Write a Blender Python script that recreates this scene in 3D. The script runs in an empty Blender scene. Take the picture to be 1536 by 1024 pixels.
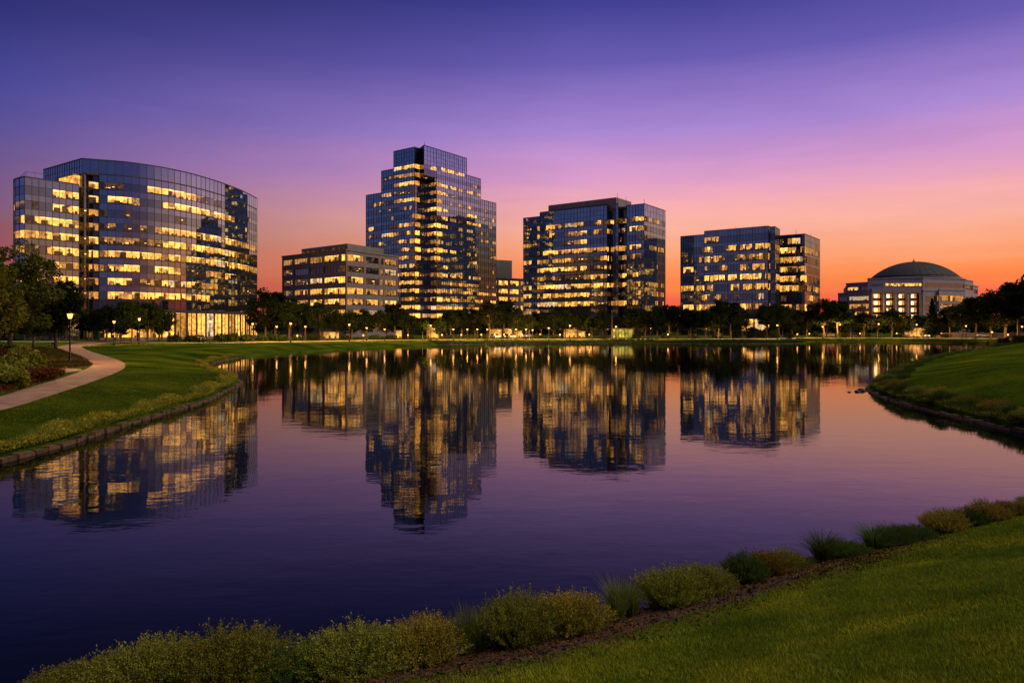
import bpy, math, random
import numpy as np
from mathutils import Vector
R = math.radians
random.seed(11); rng = np.random.default_rng(11)
S = bpy.context.scene
COL = S.collection
FPX, CX, HY, CAMZ = 1075.0, 768.0, 490.0, 4.5     # photo focal length in px, centre, horizon, eye height

# ------------------------------------------------------------------ materials
def mat(name):
    m = bpy.data.materials.new(name); m.use_nodes = True
    nt = m.node_tree; nt.nodes.clear()
    out = nt.nodes.new('ShaderNodeOutputMaterial')
    return m, nt, out
def N(nt, t, **kw):
    n = nt.nodes.new(t)
    for k, v in kw.items():
        if k.startswith('i_'):
            n.inputs[k[2:].replace('_', ' ')].default_value = v
        else: setattr(n, k, v)
    return n
def ramp(nt, stops, interp='LINEAR'):
    r = nt.nodes.new('ShaderNodeValToRGB'); cr = r.color_ramp; cr.interpolation = interp
    while len(cr.elements) > 1: cr.elements.remove(cr.elements[0])
    cr.elements[0].position = stops[0][0]; cr.elements[0].color = (*stops[0][1], 1)
    for p, c in stops[1:]:
        e = cr.elements.new(p); e.color = (*c, 1)
    return r
def principled(name, col, rough=.7, metal=0, col2=None, scale=3.0, bump=0, bscale=20, detail=4, coat=0, ior=1.45, spec=.5):
    m, nt, out = mat(name)
    p = N(nt, 'ShaderNodeBsdfPrincipled')
    p.inputs['Base Color'].default_value = (*col, 1); p.inputs['Roughness'].default_value = rough
    p.inputs['Metallic'].default_value = metal; p.inputs['IOR'].default_value = ior
    p.inputs['Specular IOR Level'].default_value = spec
    tc = N(nt, 'ShaderNodeTexCoord')
    if col2:
        no = N(nt, 'ShaderNodeTexNoise', i_Scale=scale, i_Detail=float(detail)); nt.links.new(tc.outputs['Object'], no.inputs['Vector'])
        r = ramp(nt, [(.35, col), (.65, col2)]); nt.links.new(no.outputs['Fac'], r.inputs['Fac'])
        nt.links.new(r.outputs['Color'], p.inputs['Base Color'])
    if bump:
        nb = N(nt, 'ShaderNodeTexNoise', i_Scale=bscale, i_Detail=5.0); nt.links.new(tc.outputs['Object'], nb.inputs['Vector'])
        b = N(nt, 'ShaderNodeBump', i_Strength=1.0, i_Distance=bump); nt.links.new(nb.outputs['Fac'], b.inputs['Height'])
        nt.links.new(b.outputs['Normal'], p.inputs['Normal'])
    nt.links.new(p.outputs[0], out.inputs[0])
    return m
def foliage(name, dark, light, tip=None, trans=.35):
    m, nt, out = mat(name)
    g = N(nt, 'ShaderNodeNewGeometry'); oi = N(nt, 'ShaderNodeObjectInfo')
    tc = N(nt, 'ShaderNodeTexCoord'); no = N(nt, 'ShaderNodeTexNoise', i_Scale=.9, i_Detail=2.0)
    nt.links.new(tc.outputs['Object'], no.inputs['Vector'])
    a = N(nt, 'ShaderNodeMath', operation='MULTIPLY_ADD'); a.inputs[1].default_value = .55
    nt.links.new(g.outputs['Random Per Island'], a.inputs[0]); 
    b = N(nt, 'ShaderNodeMath', operation='MULTIPLY'); b.inputs[1].default_value = .45
    nt.links.new(no.outputs['Fac'], b.inputs[0]); nt.links.new(b.outputs[0], a.inputs[2])
    r = ramp(nt, [(.1, dark), (.7, light), (1, tip or light)]); nt.links.new(a.outputs[0], r.inputs['Fac'])
    hs = N(nt, 'ShaderNodeHueSaturation'); nt.links.new(r.outputs[0], hs.inputs['Color'])
    mr = N(nt, 'ShaderNodeMapRange'); mr.inputs['To Min'].default_value = .7; mr.inputs['To Max'].default_value = 1.35
    nt.links.new(oi.outputs['Random'], mr.inputs['Value']); nt.links.new(mr.outputs[0], hs.inputs['Value'])
    mh = N(nt, 'ShaderNodeMapRange'); mh.inputs['To Min'].default_value = .48; mh.inputs['To Max'].default_value = .52
    nt.links.new(oi.outputs['Random'], mh.inputs['Value']); nt.links.new(mh.outputs[0], hs.inputs['Hue'])
    d = N(nt, 'ShaderNodeBsdfDiffuse'); t = N(nt, 'ShaderNodeBsdfTranslucent'); mx = N(nt, 'ShaderNodeMixShader'); mx.inputs[0].default_value = trans
    nt.links.new(hs.outputs[0], d.inputs[0]); nt.links.new(hs.outputs[0], t.inputs[0])
    nt.links.new(d.outputs[0], mx.inputs[1]); nt.links.new(t.outputs[0], mx.inputs[2]); nt.links.new(mx.outputs[0], out.inputs[0])
    return m
def emissive(name, col, strength, var=.0, scale=.6, vscale=(1, 1, 1), lo=.3):
    m, nt, out = mat(name)
    e = N(nt, 'ShaderNodeEmission'); e.inputs[0].default_value = (*col, 1); e.inputs[1].default_value = strength
    if var:
        tc = N(nt, 'ShaderNodeTexCoord'); mp = N(nt, 'ShaderNodeMapping'); mp.inputs['Scale'].default_value = vscale
        nt.links.new(tc.outputs['Object'], mp.inputs[0])
        no = N(nt, 'ShaderNodeTexNoise', i_Scale=scale, i_Detail=3.0); nt.links.new(mp.outputs[0], no.inputs['Vector'])
        oi = N(nt, 'ShaderNodeObjectInfo')
        mr = N(nt, 'ShaderNodeMapRange'); mr.inputs['From Min'].default_value = .33; mr.inputs['From Max'].default_value = .67
        mr.inputs['To Min'].default_value = strength*lo; mr.inputs['To Max'].default_value = strength*(1+var)
        nt.links.new(no.outputs['Fac'], mr.inputs['Value'])
        m2 = N(nt, 'ShaderNodeMapRange'); m2.inputs['To Min'].default_value = .6; m2.inputs['To Max'].default_value = 1.25
        nt.links.new(oi.outputs['Random'], m2.inputs['Value'])
        mu = N(nt, 'ShaderNodeMath', operation='MULTIPLY'); nt.links.new(mr.outputs[0], mu.inputs[0]); nt.links.new(m2.outputs[0], mu.inputs[1])
        nt.links.new(mu.outputs[0], e.inputs[1])
    nt.links.new(e.outputs[0], out.inputs[0])
    m.cycles.emission_sampling = 'NONE'
    return m
def glass(name, refl, fac, under=None, edge=.35):
    """coated curtain wall glass: a tinted reflection over either what lies behind or a dark pane"""
    m, nt, out = mat(name)
    g = N(nt, 'ShaderNodeBsdfGlossy'); g.inputs['Color'].default_value = (*refl, 1); g.inputs['Roughness'].default_value = .03
    if under: u = N(nt, 'ShaderNodeBsdfDiffuse'); u.inputs[0].default_value = (*under, 1)
    else: u = N(nt, 'ShaderNodeBsdfTransparent'); u.inputs[0].default_value = (.92, .93, .9, 1)
    fr = N(nt, 'ShaderNodeLayerWeight', i_Blend=.35)
    mr = N(nt, 'ShaderNodeMapRange'); mr.inputs['To Min'].default_value = fac; mr.inputs['To Max'].default_value = min(1, fac+edge)
    nt.links.new(fr.outputs['Facing'], mr.inputs['Value'])
    gi = N(nt, 'ShaderNodeNewGeometry')
    if under:   # panes differ slightly in coating
        m2 = N(nt, 'ShaderNodeMapRange'); m2.inputs['To Min'].default_value = .82; m2.inputs['To Max'].default_value = 1.0
        nt.links.new(gi.outputs['Random Per Island'], m2.inputs['Value'])
        mu = N(nt, 'ShaderNodeMath', operation='MULTIPLY'); nt.links.new(mr.outputs[0], mu.inputs[0]); nt.links.new(m2.outputs[0], mu.inputs[1]); fo = mu
    else: fo = mr
    mx = N(nt, 'ShaderNodeMixShader'); nt.links.new(fo.outputs[0], mx.inputs[0])
    nt.links.new(u.outputs[0], mx.inputs[1]); nt.links.new(g.outputs[0], mx.inputs[2]); nt.links.new(mx.outputs[0], out.inputs[0])
    return m

M = {}
M['glass_blue'] = glass('blue coated glass', (.60, .80, .98), .48, (.012, .018, .03))
M['glass_dark'] = glass('dark glass', (.55, .62, .75), .22, (.008, .01, .014))
M['glass_vision'] = glass('vision glass', (.55, .74, .92), .34, (.012, .014, .02))
M['pane_clear'] = glass('clear pane', (.7, .82, .95), .10, None, .25)
M['room_bright'] = emissive('bright lit room', (1.0, .40, .065), 2.8, .3, 1.1, lo=.38)
M['room_mid'] = emissive('lit room', (1.0, .42, .075), .95, .5, 1.1, lo=.4)
M['room_cool'] = emissive('cool lit room', (1.0, .66, .36), 1.1, .4, 1.1, lo=.4)
M['room_dim'] = emissive('dim room', (1.0, .42, .10), .045, 2.5, 1.3, lo=.1)
M['ceiling_lit'] = emissive('lit ceiling', (1.0, .56, .18), 3.2, .4, .7)
M['furniture'] = principled('office furniture', (.03, .02, .015), .7)
M['blind'] = emissive('lit blind', (1.0, .45, .12), .6, .5, 2.0)
M['mullion'] = principled('dark mullion', (.035, .04, .05), .45, .3)
M['roofing'] = principled('roof membrane', (.10, .10, .11), .9, 0, (.15, .15, .16), .4)
M['metal_panel'] = principled('grey metal panel', (.16, .16, .19), .5, .4, (.19, .19, .22), .5)
M['stone'] = principled('precast stone', (.125, .10, .13), .85, 0, (.165, .135, .165), .8, .01, 3)
M['stone_pale'] = principled('pale precast stone', (.24, .20, .27), .85, 0, (.29, .245, .32), .5, .01, 3)
M['dome'] = principled('dome cladding', (.010, .011, .034), .8, 0, (.014, .015, .042), .6)
M['bark'] = principled('bark', (.06, .045, .035), .95, 0, (.10, .075, .055), 4, .02, 12)
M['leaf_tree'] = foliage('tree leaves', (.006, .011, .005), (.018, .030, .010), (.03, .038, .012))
M['leaf_lamplit'] = foliage('light tree leaves', (.025, .034, .008), (.075, .088, .018), (.12, .115, .025))  # lamp light on the near left trees put into the leaf colour
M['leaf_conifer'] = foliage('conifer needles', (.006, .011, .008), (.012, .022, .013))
M['leaf_shrub'] = foliage('shrub leaves', (.045, .055, .012), (.22, .23, .038), (.52, .41, .10))
M['leaf_amber'] = foliage('amber shrub leaves', (.055, .055, .012), (.29, .22, .04), (.60, .38, .10))
M['leaf_deep'] = foliage('deep shrub leaves', (.022, .038, .012), (.07, .11, .025), (.14, .15, .04))
M['leaf_far'] = foliage('far bank leaves', (.010, .018, .006), (.03, .05, .012), (.06, .07, .018))
M['grass_orn'] = foliage('ornamental grass', (.05, .065, .014), (.15, .17, .032), (.34, .27, .09))
M['leaf_red'] = foliage('red shrub leaves', (.05, .018, .010), (.13, .045, .02), (.17, .12, .035))
def blade_mat(k=1.0):
    m = foliage('lawn blades', (.08*k, .105*k, .012*k), (.225*k, .30*k, .030*k), (.50*k, .40*k, .09*k), .3); nt = m.node_tree
    hs = [n for n in nt.nodes if n.type == 'HUE_SAT'][0]; tc = [n for n in nt.nodes if n.type == 'TEX_COORD'][0]
    n1 = N(nt, 'ShaderNodeTexNoise', i_Scale=.7, i_Detail=5.0, i_Roughness=.65); nt.links.new(tc.outputs['Object'], n1.inputs[0])
    r = ramp(nt, [(.34, (.50, .62, .62)), (.5, (1, 1, 1)), (.68, (1.75, 1.35, 1.15))]); nt.links.new(n1.outputs[0], r.inputs[0])
    mx = N(nt, 'ShaderNodeMix', data_type='RGBA', blend_type='MULTIPLY'); mx.inputs[0].default_value = 1
    nt.links.new(hs.outputs[0], mx.inputs[6]); nt.links.new(r.outputs[0], mx.inputs[7])
    for n in nt.nodes:
        if n.type in ('BSDF_DIFFUSE', 'BSDF_TRANSLUCENT'): nt.links.new(mx.outputs[2], n.inputs[0])
    return m
M['blade'] = blade_mat(.8); M['blade_far'] = blade_mat(.46)
M['leaf_fringe'] = foliage('fringe leaves', (.09, .09, .012), (.34, .30, .035), (.60, .46, .09))
M['leaf_bed'] = foliage('bed leaves', (.02, .022, .007), (.07, .06, .018), (.16, .07, .03))
M['twig'] = principled('twigs', (.07, .05, .03), .9)
M['mulch'] = principled('bark mulch', (.018, .009, .007), .95, 0, (.055, .025, .018), 18, .03, 30)
M['chips'] = foliage('bark chips', (.02, .009, .006), (.075, .032, .022), (.17, .09, .065), .02)
M['path'] = principled('path paving', (.14, .082, .070), .85, 0, (.25, .150, .125), 1.1, .006, 40)  # base warmed towards orange, lamp light on the path put into the colour
M['paving'] = principled('promenade paving', (.30, .26, .22), .85, 0, (.38, .33, .28), 1.2, .006, 12)
M['asphalt'] = principled('asphalt', (.045, .045, .05), .9, 0, (.06, .06, .062), 2, .004, 30)
M['edge_stone'] = principled('shore stones', (.035, .02, .014), .9, 0, (.10, .055, .036), 5, .02, 14)
M['rock'] = principled('rocks', (.03, .027, .025), .9, 0, (.08, .07, .065), 5, .02, 14)
M['iron'] = principled('black iron', (.015, .015, .016), .45, .6)
def lamp_glass():
    m, nt, out = mat('lamp glass'); e_ = N(nt, 'ShaderNodeEmission'); e_.inputs[0].default_value = (1, .37, .07, 1); e_.inputs[1].default_value = 2.6
    t = N(nt, 'ShaderNodeBsdfTransparent'); a = N(nt, 'ShaderNodeAddShader'); nt.links.new(e_.outputs[0], a.inputs[0]); nt.links.new(t.outputs[0], a.inputs[1]); nt.links.new(a.outputs[0], out.inputs[0])
    m.cycles.emission_sampling = 'NONE'; return m
M['lamp'] = lamp_glass()
M['car_paint'] = [principled('car paint '+n, c, .25, .2) for n, c in
    (('silver', (.45, .46, .48)), ('black', (.02, .02, .022)), ('white', (.7, .7, .68)), ('red', (.28, .02, .02)), ('blue', (.03, .06, .18)))]
M['car_glass'] = principled('car window', (.01, .012, .015), .05)
M['rubber'] = principled('rubber', (.015, .015, .015), .9)
M['rim'] = principled('rim', (.3, .3, .32), .3, .9)
M['headlight'] = emissive('headlight', (1, .55, .22), 4)
M['taillight'] = emissive('tail light', (1, .05, .02), 3)
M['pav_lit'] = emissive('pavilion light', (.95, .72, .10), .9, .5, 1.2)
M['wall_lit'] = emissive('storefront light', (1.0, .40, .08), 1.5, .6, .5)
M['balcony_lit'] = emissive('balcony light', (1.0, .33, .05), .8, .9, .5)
M['sconce'] = emissive('balcony lamp', (1.0, .66, .25), 5)

def lawn_mat():
    m, nt, out = mat('lawn grass')
    tc = N(nt, 'ShaderNodeTexCoord')
    n1 = N(nt, 'ShaderNodeTexNoise', i_Scale=.18, i_Detail=4.0); n2 = N(nt, 'ShaderNodeTexNoise', i_Scale=3.5, i_Detail=6.0, i_Roughness=.7)
    n3 = N(nt, 'ShaderNodeTexNoise', i_Scale=28.0, i_Detail=4.0, i_Roughness=.8)
    for n in (n1, n2, n3): nt.links.new(tc.outputs['Object'], n.inputs['Vector'])
    r1 = ramp(nt, [(.3, (.018, .036, .004)), (.5, (.044, .074, .007)), (.70, (.105, .118, .011))]); nt.links.new(n1.outputs[0], r1.inputs[0])  # patch contrast also puts light and dark modelling into the colour
    r2 = ramp(nt, [(.3, (.55, .55, .5)), (.7, (1.4, 1.35, 1.3))]); nt.links.new(n2.outputs[0], r2.inputs[0])
    mx = N(nt, 'ShaderNodeMix', data_type='RGBA', blend_type='MULTIPLY'); mx.inputs[0].default_value = 1
    nt.links.new(r1.outputs[0], mx.inputs[6]); nt.links.new(r2.outputs[0], mx.inputs[7])
    p = N(nt, 'ShaderNodeBsdfPrincipled', i_Roughness=1.0); p.inputs['Specular IOR Level'].default_value = 0
    nt.links.new(mx.outputs[2], p.inputs['Base Color'])
    b1 = N(nt, 'ShaderNodeBump', i_Distance=.10); nt.links.new(n2.outputs[0], b1.inputs['Height'])
    b2 = N(nt, 'ShaderNodeBump', i_Distance=.05); nt.links.new(n3.outputs[0], b2.inputs['Height']); nt.links.new(b1.outputs[0], b2.inputs['Normal'])
    nt.links.new(b2.outputs[0], p.inputs['Normal']); nt.links.new(p.outputs[0], out.inputs[0])
    return m
M['lawn'] = lawn_mat()
def water_mat():
    m, nt, out = mat('lake water')
    tc = N(nt, 'ShaderNodeTexCoord')
    p = N(nt, 'ShaderNodeBsdfPrincipled'); p.inputs['Base Color'].default_value = (.0008, .0016, .004, 1)
    p.inputs['Roughness'].default_value = .045; p.inputs['IOR'].default_value = 1.20; p.inputs['Specular Tint'].default_value = (.85, .95, 1, 1)
    last = None
    for sc, det, dist, vs in ((.55, 3.0, .006, (1, 1.6, 1)), (3.2, 3.0, .0010, (.7, 1.6, 1)), (.06, 2.0, .02, (1, 1, 1))):
        mp = N(nt, 'ShaderNodeMapping'); mp.inputs['Scale'].default_value = vs; nt.links.new(tc.outputs['Object'], mp.inputs[0])
        no = N(nt, 'ShaderNodeTexNoise', i_Scale=sc, i_Detail=det, i_Roughness=.5); nt.links.new(mp.outputs[0], no.inputs['Vector'])
        b = N(nt, 'ShaderNodeBump', i_Strength=1.0, i_Distance=dist); nt.links.new(no.outputs[0], b.inputs['Height'])
        if last: nt.links.new(last.outputs[0], b.inputs['Normal'])
        last = b
    nw = N(nt, 'ShaderNodeTexNoise', i_Scale=.035, i_Detail=4.0); mw_ = N(nt, 'ShaderNodeMapping'); mw_.inputs['Scale'].default_value = (.5, 1.6, 1); nt.links.new(tc.outputs['Object'], mw_.inputs[0]); nt.links.new(mw_.outputs[0], nw.inputs['Vector'])
    mr = N(nt, 'ShaderNodeMapRange'); mr.inputs['From Min'].default_value = .35; mr.inputs['From Max'].default_value = .65; mr.inputs['To Min'].default_value = .016; mr.inputs['To Max'].default_value = .042
    nt.links.new(nw.outputs[0], mr.inputs['Value']); nt.links.new(mr.outputs[0], p.inputs['Roughness'])
    nt.links.new(last.outputs[0], p.inputs['Normal']); nt.links.new(p.outputs[0], out.inputs[0])
    return m
M['water'] = water_mat()

# ------------------------------------------------------------------ object helpers
class MB:
    def __init__(s): s.v = []; s.f = []; s.m = []; s.mats = []
    def mi(s, m):
        if m not in s.mats: s.mats.append(m)
        return s.mats.index(m)
    def poly(s, pts, m):
        k = len(s.v); s.v += [tuple(p) for p in pts]; s.f.append(tuple(range(k, k+len(pts)))); s.m.append(s.mi(m))
    def hexa(s, b, t, m):     # bottom quad, top quad (ccw from above)
        k = len(s.v); s.v += [tuple(p) for p in b]+[tuple(p) for p in t]; mi = s.mi(m)
        for f in ((3, 2, 1, 0), (4, 5, 6, 7), (0, 1, 5, 4), (1, 2, 6, 5), (2, 3, 7, 6), (3, 0, 4, 7)):
            s.f.append(tuple(k+i for i in f)); s.m.append(mi)
    def box(s, x0, x1, y0, y1, z0, z1, m):
        b = [(x0, y0), (x1, y0), (x1, y1), (x0, y1)]
        s.hexa([(x, y, z0) for x, y in b], [(x, y, z1) for x, y in b], m)
    def obox(s, o, u, n, u0, u1, n0, n1, z0, z1, m):   # box in a plan frame: origin o, along u, outward n
        b = [(o[0]+u[0]*a+n[0]*c, o[1]+u[1]*a+n[1]*c) for a, c in ((u0, n1), (u1, n1), (u1, n0), (u0, n0))]
        s.hexa([(x, y, z0) for x, y in b], [(x, y, z1) for x, y in b], m)
    def tube(s, pts, rad, m, seg=8, cap=True):
        k = len(s.v); mi = s.mi(m); n = len(pts)
        for i, p in enumerate(pts):
            p = Vector(p); d = (Vector(pts[min(i+1, n-1)])-Vector(pts[max(i-1, 0)])).normalized()
            a = d.orthogonal().normalized() if abs(d.z) < .9 else Vector((1, 0, 0))
            a = (a-d*a.dot(d)).normalized(); b = d.cross(a)
            for j in range(seg):
                t = 2*math.pi*j/seg; s.v.append(tuple(p+(a*math.cos(t)+b*math.sin(t))*rad[i]))
        for i in range(n-1):
            for j in range(seg):
                s.f.append((k+i*seg+j, k+i*seg+(j+1) % seg, k+(i+1)*seg+(j+1) % seg, k+(i+1)*seg+j)); s.m.append(mi)
        if cap:
            s.f.append(tuple(k+j for j in range(seg))[::-1]); s.m.append(mi)
            s.f.append(tuple(k+(n-1)*seg+j for j in range(seg))); s.m.append(mi)
    def lathe(s, prof, m, c=(0, 0), seg=16, smooth=False):
        s.tube_z([(c[0], c[1], z) for r, z in prof], [r for r, z in prof], m, seg)
    def tube_z(s, pts, rad, m, seg):
        k = len(s.v); mi = s.mi(m); n = len(pts)
        for p, r in zip(pts, rad):
            for j in range(seg):
                t = 2*math.pi*j/seg; s.v.append((p[0]+r*math.cos(t), p[1]+r*math.sin(t), p[2]))
        for i in range(n-1):
            for j in range(seg):
                s.f.append((k+i*seg+j, k+i*seg+(j+1) % seg, k+(i+1)*seg+(j+1) % seg, k+(i+1)*seg+j)); s.m.append(mi)
        s.f.append(tuple(k+j for j in range(seg))[::-1]); s.m.append(mi)
        s.f.append(tuple(k+(n-1)*seg+j for j in range(seg))); s.m.append(mi)
    def build(s, name, parent=None, loc=(0, 0, 0), smooth=False):
        me = bpy.data.meshes.new(name); me.from_pydata(s.v, [], s.f)
        for m in s.mats: me.materials.append(m)
        me.polygons.foreach_set('material_index', s.m)
        if smooth: me.polygons.foreach_set('use_smooth', [True]*len(s.f))
        me.update()
        o = bpy.data.objects.new(name, me); COL.objects.link(o); o.location = loc
        if parent: o.parent = parent
        return o
def quads_obj(name, V, material, parent=None):
    """V: (n, k, 3) array of separate k-gons"""
    n, k, _ = V.shape
    me = bpy.data.meshes.new(name)
    me.vertices.add(n*k); me.vertices.foreach_set('co', V.reshape(-1).astype(np.float32))
    me.loops.add(n*k); me.loops.foreach_set('vertex_index', np.arange(n*k, dtype=np.int32))
    me.polygons.add(n); me.polygons.foreach_set('loop_start', np.arange(0, n*k, k, dtype=np.int32))
    try: me.polygons.foreach_set('loop_total', np.full(n, k, dtype=np.int32))
    except Exception: pass
    me.materials.append(material); me.update(calc_edges=True); me.validate()
    o = bpy.data.objects.new(name, me); COL.objects.link(o)
    if parent: o.parent = parent
    return o
def empty(name, loc=(0, 0, 0), rz=0):
    o = bpy.data.objects.new(name, None); COL.objects.link(o); o.location = loc; o.rotation_euler = (0, 0, rz); o.empty_display_size = .3
    return o
def tag(o, label=None, cat=None, group=None, kind=None):
    if label: o['label'] = label
    if cat: o['category'] = cat
    if group: o['group'] = group
    if kind: o['kind'] = kind
    return o
def copy_tree(o, parent=None):
    c = o.copy(); COL.objects.link(c)
    if parent: c.parent = parent
    for ch in list(o.children): copy_tree(ch, c)
    return c
ORD = ['first', 'second', 'third', 'fourth', 'fifth', 'sixth', 'seventh', 'eighth', 'ninth', 'tenth', 'eleventh', 'twelfth', 'thirteenth', 'fourteenth',
       'fifteenth', 'sixteenth', 'seventeenth', 'eighteenth', 'nineteenth', 'twentieth']
def at(px, D): return ((px-CX)/FPX*D, D)
def zat(y, D): return CAMZ+(HY-y)*D/FPX

# ------------------------------------------------------------------ terrain
def spline(P, k=6, closed=True):
    P = np.array(P, float); n = len(P); out = []
    rngi = range(n) if closed else range(n-1)
    for i in rngi:
        if closed: p0, p1, p2, p3 = P[(i-1) % n], P[i], P[(i+1) % n], P[(i+2) % n]
        else: p0, p1, p2, p3 = P[max(i-1, 0)], P[i], P[i+1], P[min(i+2, n-1)]
        for j in range(k):
            t = j/k
            out.append(.5*((2*p1)+(-p0+p2)*t+(2*p0-5*p1+4*p2-p3)*t*t+(-p0+3*p1-3*p2+p3)*t**3))
    if not closed: out.append(P[-1])
    return np.array(out)
NEAR = [(-14, 4.5), (-10, 6.2), (-6.5, 7.9), (-2.4, 8.8), (.46, 10.0), (3.7, 12.2), (5.7, 13.4), (10.2, 16.0), (14, 17.6), (24, 19.2), (45, 20)]
RIGHTB = [(34, 25), (25, 27), (21.7, 30.2), (22.3, 37.2), (23, 43.2), (25.3, 50.9), (29.5, 58), (37, 70), (51, 90), (75, 121), (100, 150), (118, 175), (124, 190)]
FARB = [(121, 200), (112, 212), (98, 217), (88, 212), (82, 200), (76, 191), (60, 187), (48, 189), (34, 194), (18, 191), (0, 187), (-18, 176), (-27, 160), (-32, 143), (-37, 120), (-39, 104), (-37, 90)]
LEFTB = [(-33, 78), (-27, 67), (-22, 58), (-19.6, 48.4), (-18.4, 42.8), (-17.7, 33.8), (-17, 27.2), (-17, 23.6), (-17.6, 18), (-19, 12), (-19, 6)]
LAKE = spline(NEAR+[(60, 22.5), (50, 25.5)]+RIGHTB+FARB+LEFTB, 6)
def sdf(x, y):
    """signed distance to the shoreline, positive on land"""
    x = np.asarray(x, float); y = np.asarray(y, float); sh = x.shape; x = x.ravel(); y = y.ravel()
    d2 = np.full(x.shape, 1e18); ins = np.zeros(x.shape, bool)
    A = LAKE; B = np.roll(LAKE, -1, axis=0)
    for (ax, ay), (bx, by) in zip(A, B):
        ex, ey = bx-ax, by-ay; L = ex*ex+ey*ey+1e-12
        t = np.clip(((x-ax)*ex+(y-ay)*ey)/L, 0, 1)
        d2 = np.minimum(d2, (x-ax-t*ex)**2+(y-ay-t*ey)**2)
        if ey != 0:
            c = ((ay > y) != (by > y)) & (x < ex*(y-ay)/ey+ax); ins ^= c
    d = np.sqrt(d2); return np.where(ins, -d, d).reshape(sh)
def sst(t): t = np.clip(t, 0, 1); return t*t*(3-2*t)
def height(x, y, s=None):
    x = np.asarray(x, float); y = np.asarray(y, float)
    if s is None: s = sdf(x, y)
    wn = sst((22.3-y)/1.5)*sst((x+23)/4)
    flat = .30+.70*sst(s/8.)
    near = .30+np.where(s < 8.0, .315*s, 2.52+.45*sst((s-8)/8)) + .05*np.sin(s*1.1+x*.35)*sst((s-2)/3)
    land = flat*(1-wn)+near*wn
    land = land+2.0*np.exp(-(((x-72)/34)**2+((y-86)/40)**2))*sst(s/16)*(1-wn)
    land = land+.9*np.exp(-(((x-36)/12)**2+((y-46)/12)**2))*sst(s/9)*(1-wn)
    land = land+.35*np.exp(-(((x+62)/14)**2+((y-118)/26)**2))*sst(s/14)
    land = land+(.10*np.sin(x*.11+1)*np.cos(y*.09)+.04*np.sin(x*.31+y*.23))*sst(s/12)*(1-wn)*sst((170-y)/40)
    shore = np.where(s < 0, np.maximum(-1.2, s*2.2), np.minimum(s/.12*.24, .24)+np.clip((land-.24), 0, None)*sst(s/.6))
    return np.where(s <= 0, shore, np.where(s > .6, land, shore))
def axis(segs):
    a = []
    for lo, hi, st in segs: a += list(np.arange(lo, hi, st))
    return np.array(a+[segs[-1][1]])
gx = axis([(-900, -260, 40), (-260, -150, 5), (-150, -50, 1.2), (-50, -14, .6), (-14, 16, .25), (16, 30, .5), (30, 140, 1.2), (140, 260, 5), (260, 1100, 40)])
gy = axis([(-260, -20, 20), (-20, 3, 1), (3, 20, .25), (20, 70, .6), (70, 225, 1.2), (225, 320, 5), (320, 2600, 60)])
X, Y = np.meshgrid(gx, gy)
Z = height(X, Y)
nx, ny = len(gx), len(gy)
me = bpy.data.meshes.new('lawn')
co = np.stack([X.ravel(), Y.ravel(), Z.ravel()], 1)
idx = np.arange(nx*ny).reshape(ny, nx)
Fq = np.stack([idx[:-1, :-1], idx[:-1, 1:], idx[1:, 1:], idx[1:, :-1]], -1).reshape(-1, 4)
me.vertices.add(len(co)); me.vertices.foreach_set('co', co.ravel().astype(np.float32))
me.loops.add(Fq.size); me.loops.foreach_set('vertex_index', Fq.ravel().astype(np.int32))
me.polygons.add(len(Fq)); me.polygons.foreach_set('loop_start', np.arange(0, Fq.size, 4, dtype=np.int32))
me.polygons.foreach_set('use_smooth', np.ones(len(Fq), bool))
me.materials.append(M['lawn']); me.update(calc_edges=True)
lawn = bpy.data.objects.new('lawn', me); COL.objects.link(lawn)
tag(lawn, 'mown green lawn banks around the lake', kind='structure')

w = MB(); xs = axis([(-60, 160, 10)]); ys = axis([(-10, 240, 10)])
w.poly([(-60, -5, 0), (160, -5, 0), (160, 235, 0), (-60, 235, 0)], M['water'])
tag(w.build('water'), 'still dark lake water mirroring the dusk sky', kind='structure')

def strip(name, A, B, mtl, dz, across=8, k=8, label=None, crown=0):
    """ribbon between two plan polylines laid on the terrain"""
    A = spline(A, k, False); B = spline(B, k, False); mb = MB()
    t = np.linspace(0, 1, across+1)
    G = A[:, None, :]*(1-t)[None, :, None]+B[:, None, :]*t[None, :, None]
    H = height(G[..., 0], G[..., 1])+dz
    n = len(A); 
    for i in range(n):
        for j in range(across+1): mb.v.append((G[i, j, 0], G[i, j, 1], H[i, j]))
    mi = mb.mi(mtl)
    for i in range(n-1):
        for j in range(across):
            a = i*(across+1)+j; mb.f.append((a, a+1, a+across+2, a+across+1)); mb.m.append(mi)
    o = mb.build(name, smooth=True)
    return tag(o, label, kind='structure')
def gpix(px, y, z=1.0):
    D = (CAMZ-z)*FPX/(y-HY); return at(px, D)
# the winding footpath on the left bank
pr = [gpix(-60, 622), gpix(0, 610), gpix(60, 596), gpix(130, 577), gpix(172, 560), gpix(188, 549), gpix(180, 541), gpix(150, 531.5), gpix(126, 525), gpix(126, 520.5), gpix(160, 515.5), gpix(230, 511.3)]
pl = [gpix(-60, 607), gpix(0, 597), gpix(45, 584), gpix(88, 570), gpix(112, 561), gpix(136, 550), gpix(137, 545), gpix(118, 534.5), gpix(96, 527), gpix(84, 521.5), gpix(120, 514.5), gpix(215, 510.2)]
strip('footpath', pl, pr, M['path'], .03, 10, 8, 'pinkish concrete path winding across the left lawn')
strip('path', [gpix(60, 553.5), gpix(92, 553.5), gpix(120, 553.5)], [gpix(60, 559), gpix(92, 560), gpix(125, 556)], M['path'], .026, 6, 6, 'short side arm of the path between the two flower beds')
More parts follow.
